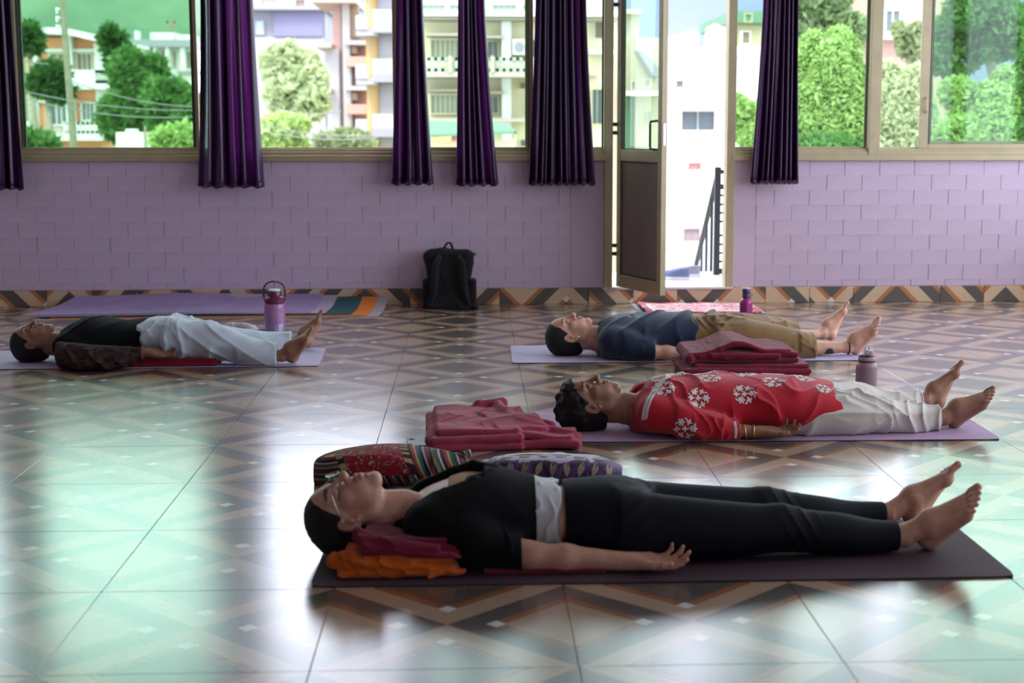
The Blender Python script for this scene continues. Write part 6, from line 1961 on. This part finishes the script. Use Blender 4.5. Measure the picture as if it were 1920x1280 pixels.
# ------------------------------------------------------------------ spectacles
gl = empty('spectacles', tuple(W['F'].w((.10, .010, 0))), 0, 'thin rimmed spectacles worn by the woman in black', 'spectacles')
go = np.array(gl.location)
def hw(f_, u_, s_): return W['F'].w((f_, u_, s_)) - go
rim = MB()
for s_ in (-1, 1):
    rim.tube([hw(.1085 - .010 * (abs(.033 + .024 * math.cos(a)) / .06) ** 2, .008 + .019 * math.sin(a), s_ * (.033 + .024 * math.cos(a))) for a in np.linspace(0, 2 * math.pi, 29)[:-1]], .0007, 6, closed=True)
rim.tube([hw(.108, .013, -.009), hw(.1125, .015, 0), hw(.108, .013, .009)], .0012, 6)
rim.build('rim', M['steel'], gl, smooth=True)
for s_ in (-1, 1):
    lens = MB()
    ring_ = [hw(.1085 - .010 * (abs(.033 + .0232 * math.cos(a)) / .06) ** 2, .008 + .0182 * math.sin(a), s_ * (.033 + .0232 * math.cos(a))) for a in np.linspace(0, 2 * math.pi, 25)[:-1]]
    lens.prism(ring_, Vector(W['F'].A[:, 0]) * .0014).build('lens', M['clear'], gl)
    MB().tube([hw(.100, .012, s_ * .058), hw(.085, .012, s_ * .073), hw(.03, .010, s_ * .080), hw(-.012, .004, s_ * .081), hw(-.022, -.012, s_ * .081)], .0012, 6).build('temple', M['steel'], gl, smooth=True)

# ------------------------------------------------------------------ bottles
def bot_mat(name, stops, rough=.4, metal=.1, h=.2):
    t = NT(name)
    o = t.xyz(t.coord('Object'))
    t.col(t.ramp(t.math('DIVIDE', o[2], h), stops)); t.set(rough=rough, metal=metal, spec=.5)
    return t.m
M['mauve'] = plain('mauve_powder_coat', (.30, .185, .225), .45, .04, 4); M['mauve_cap'] = plain('pink_cap_plastic', (.42, .25, .29), .4, .04); M['black_pl'] = plain('black_plastic', (.015, .014, .017), .35); M['grey_pl'] = plain('pale_grey_plastic', (.55, .57, .58), .35)
bt = empty('water_bottle', (1.712, 6.50, 0), 0, 'mauve steel bottle with a grey carry loop beside the cream trousers', 'bottle', 'water bottles')
MB().lathe([(0, 0), (.043, 0), (.0465, .004), (.0465, .150), (.0455, .158), (.041, .167), (.037, .171), (.037, .176), (0, .176)], 40).build('bottle_body', M['mauve'], bt, angle=35)
MB().lathe([(.0365, .174), (.0375, .176), (.0375, .181), (.0365, .183)], 40).build('gasket', M['black_pl'], bt, smooth=True)
MB().lathe([(0, .182), (.037, .182), (.038, .184), (.038, .196), (.036, .199), (0, .199)], 40).build('lid', M['mauve_cap'], bt, angle=35)
MB().lathe([(.0365, .1985), (.0375, .200), (.0365, .203), (.02, .203)], 40).build('lid_ring', M['black_pl'], bt, smooth=True)
MB().lathe([(0, .200), (.020, .200), (.020, .222), (.017, .226), (0, .227)], 28, (.008, 0, 0)).build('spout_cap', M['mauve_cap'], bt, angle=35)
MB().tube([(-.036, -.012, .204), (-.020, -.020, .208), (-.014, -.022, .222), (-.012, -.020, .244), (-.004, -.018, .254), (.005, -.016, .250), (.004, -.018, .232), (-.004, -.022, .214), (-.016, -.022, .207)], .0035, 8).build('carry_loop', M['grey_pl'], bt, smooth=True)

M['magenta'] = bot_mat('violet_magenta_steel', [(0, (.10, .02, .10)), (.5, (.30, .03, .18)), (1, (.34, .04, .16))], .32, .35, .15)
b2 = empty('water_bottle', (1.668, 9.20, 0), 0, 'magenta steel bottle with chain loop standing near the red and white rug', 'bottle', 'water bottles')
MB().lathe([(0, 0), (.036, 0), (.039, .004), (.039, .115), (.037, .128), (.028, .140), (.022, .144), (.022, .150), (0, .150)], 36).build('bottle_body', M['magenta'], b2, angle=35)
MB().lathe([(0, .148), (.0235, .148), (.0245, .152), (.0245, .168), (.0225, .171), (.0235, .174), (.0245, .177), (.0245, .200), (.022, .204), (0, .204)], 30).build('cap', plain('dark_violet_plastic', (.06, .02, .09), .35), b2, angle=35)
MB().lathe([(0, .2035), (.0245, .2035), (.0255, .206), (.0245, .209), (0, .209)], 30).build('cap_rim', M['grey_pl'], b2, angle=35)
for k in range(5):
    c_ = Vector((.026 + .008 * math.sin(k * .8), -.010, .182 - .009 * k))
    MB().tube([c_ + Vector((.0055 * math.cos(a), .002 * math.sin(a * 2 + k), .0065 * math.sin(a))) for a in np.linspace(0, 6.28, 11)[:-1]], .0014, 5, closed=True).build('chain_link', M['mauve_cap'], b2)

def tumbler_mat():
    t = NT('violet_to_blue_plastic')
    o = t.xyz(t.coord('Object'))
    c = t.ramp(t.math('DIVIDE', o[2], .22), [(0, (.10, .16, .24)), (.25, (.24, .22, .42)), (.5, (.40, .20, .46)), (1, (.44, .15, .36))])
    t.col(c); t.set(rough=.22, spec=.5, coat=.3)
    return t.m
M['tumbler'] = tumbler_mat(); M['burg'] = plain('burgundy_plastic', (.13, .012, .04), .3, .05); M['ice_lid'] = plain('pale_mint_plastic', (.62, .74, .74), .3); M['white_ink'] = plain('white_print', (.8, .8, .82), .5)
b3 = empty('water_bottle', (-1.095, 8.50, 0), 0, 'large violet tumbler with burgundy lid and hoop handle behind pale blue trousers', 'bottle', 'water bottles')
MB().lathe([(0, 0), (.050, 0), (.054, .005), (.056, .10), (.0555, .101), (.0565, .104), (.058, .195), (.055, .208), (.048, .213), (.048, .220), (0, .220)], 44).build('tumbler_body', M['tumbler'], b3, angle=35)
MB().lathe([(0, .214), (.053, .214), (.056, .218), (.056, .238), (.050, .246), (.042, .250), (.038, .252), (.038, .278), (.036, .281), (0, .281)], 44).build('lid', M['burg'], b3, angle=35)
MB().lathe([(0, .280), (.035, .280), (.036, .283), (.034, .290), (0, .292)], 36).build('lid_button', M['ice_lid'], b3, angle=35)
hp = [(-.057, 0, .232), (-.060, 0, .262)] + [(.058 * math.cos(a) * -1, 0, .290 + .044 * math.sin(a)) for a in np.linspace(0, math.pi, 12)] + [(.060, 0, .262), (.057, 0, .232)]
MB().tube(hp, .0052, 8).build('hoop_handle', M['burg'], b3, smooth=True)
for s_ in (-1, 1):
    MB().tube([(s_ * .052, 0, .240), (s_ * .064, 0, .240)], .007, 12).build('handle_pin', M['steel'], b3)
tk = MB()
def on_side(a, z, r=.0584): return Vector((r * math.cos(a), r * math.sin(a), z))
for k in range(14):
    z_ = .035 + .012 * k; rr_ = .0552 + .0032 * max(0, min(1, (z_ - .02) / .17))
    a0 = -1.18
    w_ = .16 if k % 2 == 0 else .09
    tk.tube([on_side(a0 + w_ * q_ / 4, z_, rr_ + .0004) for q_ in range(5)], .0007, 4)
    if k % 2 == 0:
        for q_ in range(3): tk.tube([on_side(a0 + .24 + .05 * q_, z_ - .002, rr_ + .0004), on_side(a0 + .25 + .05 * q_, z_ + .003, rr_ + .0004)], .0006, 4)
tk.tube([on_side(-1.18, .03 + .0012 * k * 14, .0556 + .0030 * k / 10) for k in range(11)], .0007, 4)
tk.build('time_scale', M['white_ink'], b3)

# ------------------------------------------------------------------ backpack
M['pack'] = fabric('black_pack_nylon', (.006, .006, .0075), .75, 700, .3, .2, .1, spec=.25)
bp = empty('backpack', (-.147, 10.0, 0), 0, 'black backpack standing on the floor against the lilac wall', 'backpack')
V = Vol(axis(-.22, .005, .22), axis(-.14, .005, .14), axis(-.012, .005, .44))
def packf(X, Y, Z):
    t_ = np.clip(Z / f4(.38), 0, 1)
    hx = f4(.142) + f4(.020) * np.clip((t_ - f4(.55)) / f4(.35), 0, 1) - f4(.02) * np.clip((t_ - f4(.93)) / f4(.07), 0, 1)
    hy = f4(.095) - f4(.035) * t_
    qx = np.abs(X + f4(.0) + f4(.006) * t_) - hx + f4(.03); qy = np.abs(Y - f4(.055) * t_) - hy + f4(.03); qz = np.abs(Z - f4(.192)) - f4(.192) + f4(.03)
    tilt = f4(.02) * X                                   # the top edge sags to one side
    qz = np.abs(Z - f4(.190) + tilt) - f4(.192) + f4(.03)
    return np.sqrt(np.maximum(qx, 0) ** 2 + np.maximum(qy, 0) ** 2 + np.maximum(qz, 0) ** 2) + np.minimum(np.maximum(np.maximum(qx, qy), qz), 0) - f4(.03)
V.put(packf, (-.18, -.12, 0), (.18, .14, .40), .002)
w_ = wrinkle(71, .006, 20, ((.8, .3, .5), (.5, -.3, -.8)), .4)
V.full(lambda D, X, Y, Z: D + w_(X, Y, Z)); V.floor(.001)
V.build('pack_body', M['pack'], bp)
V = Vol(axis(-.20, .005, .20), axis(-.14, .005, .10), axis(-.012, .005, .26))
for s_ in (-1, 1):
    V = Vol(axis(s_ * .16 - .06, .004, s_ * .16 + .06), axis(-.11, .004, .10), axis(-.012, .004, .23))
    V.put(slab_sdf((s_ * .150, .0, .095), (.026, .065, .098), .018), (s_ * .15 - .03, -.07, 0), (s_ * .15 + .03, .07, .20), .002)
    V.ell((s_ * .156, 0, .196), (.016, .05, .012), .004, 'c'); V.floor(.001)
    V.build('side_pocket', M['pack'], bp)
    MB().tube([(s_ * .060, -.050, .345), (s_ * .085, -.075, .30), (s_ * .092, -.092, .22), (s_ * .098, -.108, .12), (s_ * .118, -.100, .05), (s_ * .135, -.085, .02)], [.014, .022, .024, .020, .010, .008], 8).build('shoulder_strap', M['pack'], bp, smooth=True)
MB().tube([(-.035, .04, .378), (-.028, .035, .405), (-.010, .03, .426), (.008, .03, .424), (.018, .035, .400), (.022, .04, .376)], .0075, 8).build('top_handle', M['pack'], bp, smooth=True)
MB().tube([(-.12, -.025, .352), (0, -.030, .358), (.12, -.025, .350), (.165, .0, .34)], .003, 6).build('zip', M['black_pl'], bp)
MB().box((.150, -.09, .004), (.188, -.06, .024), .004).build('strap_end', M['pack'], bp)
MB().tube([(.15, .02, .350), (.165, .015, .356), (.172, .01, .345)], .006, 6).build('zip_pull', M['pack'], bp)

# ------------------------------------------------------------------ phone
ph = empty('phone', (-.214, 5.70, 0), R(4), 'dark blue phone lying face down beside the pinkish maroon blanket', 'phone')
MB().box((-.036, -.075, .0005), (.036, .075, .0088), .002).build('case', plain('dark_blue_case', (.05, .085, .14), .35), ph)
MB().box((-.030, .030, .0086), (-.004, .068, .0104), .001).build('camera_bump', M['black_pl'], ph)
for yy in (.040, .058):
    MB().lathe([(0, .0100), (.0065, .0100), (.0065, .0114), (.005, .0116), (0, .0112)], 16, (-.017, yy, 0)).build('camera_lens', M['clear' if False else 'black_pl'], ph)
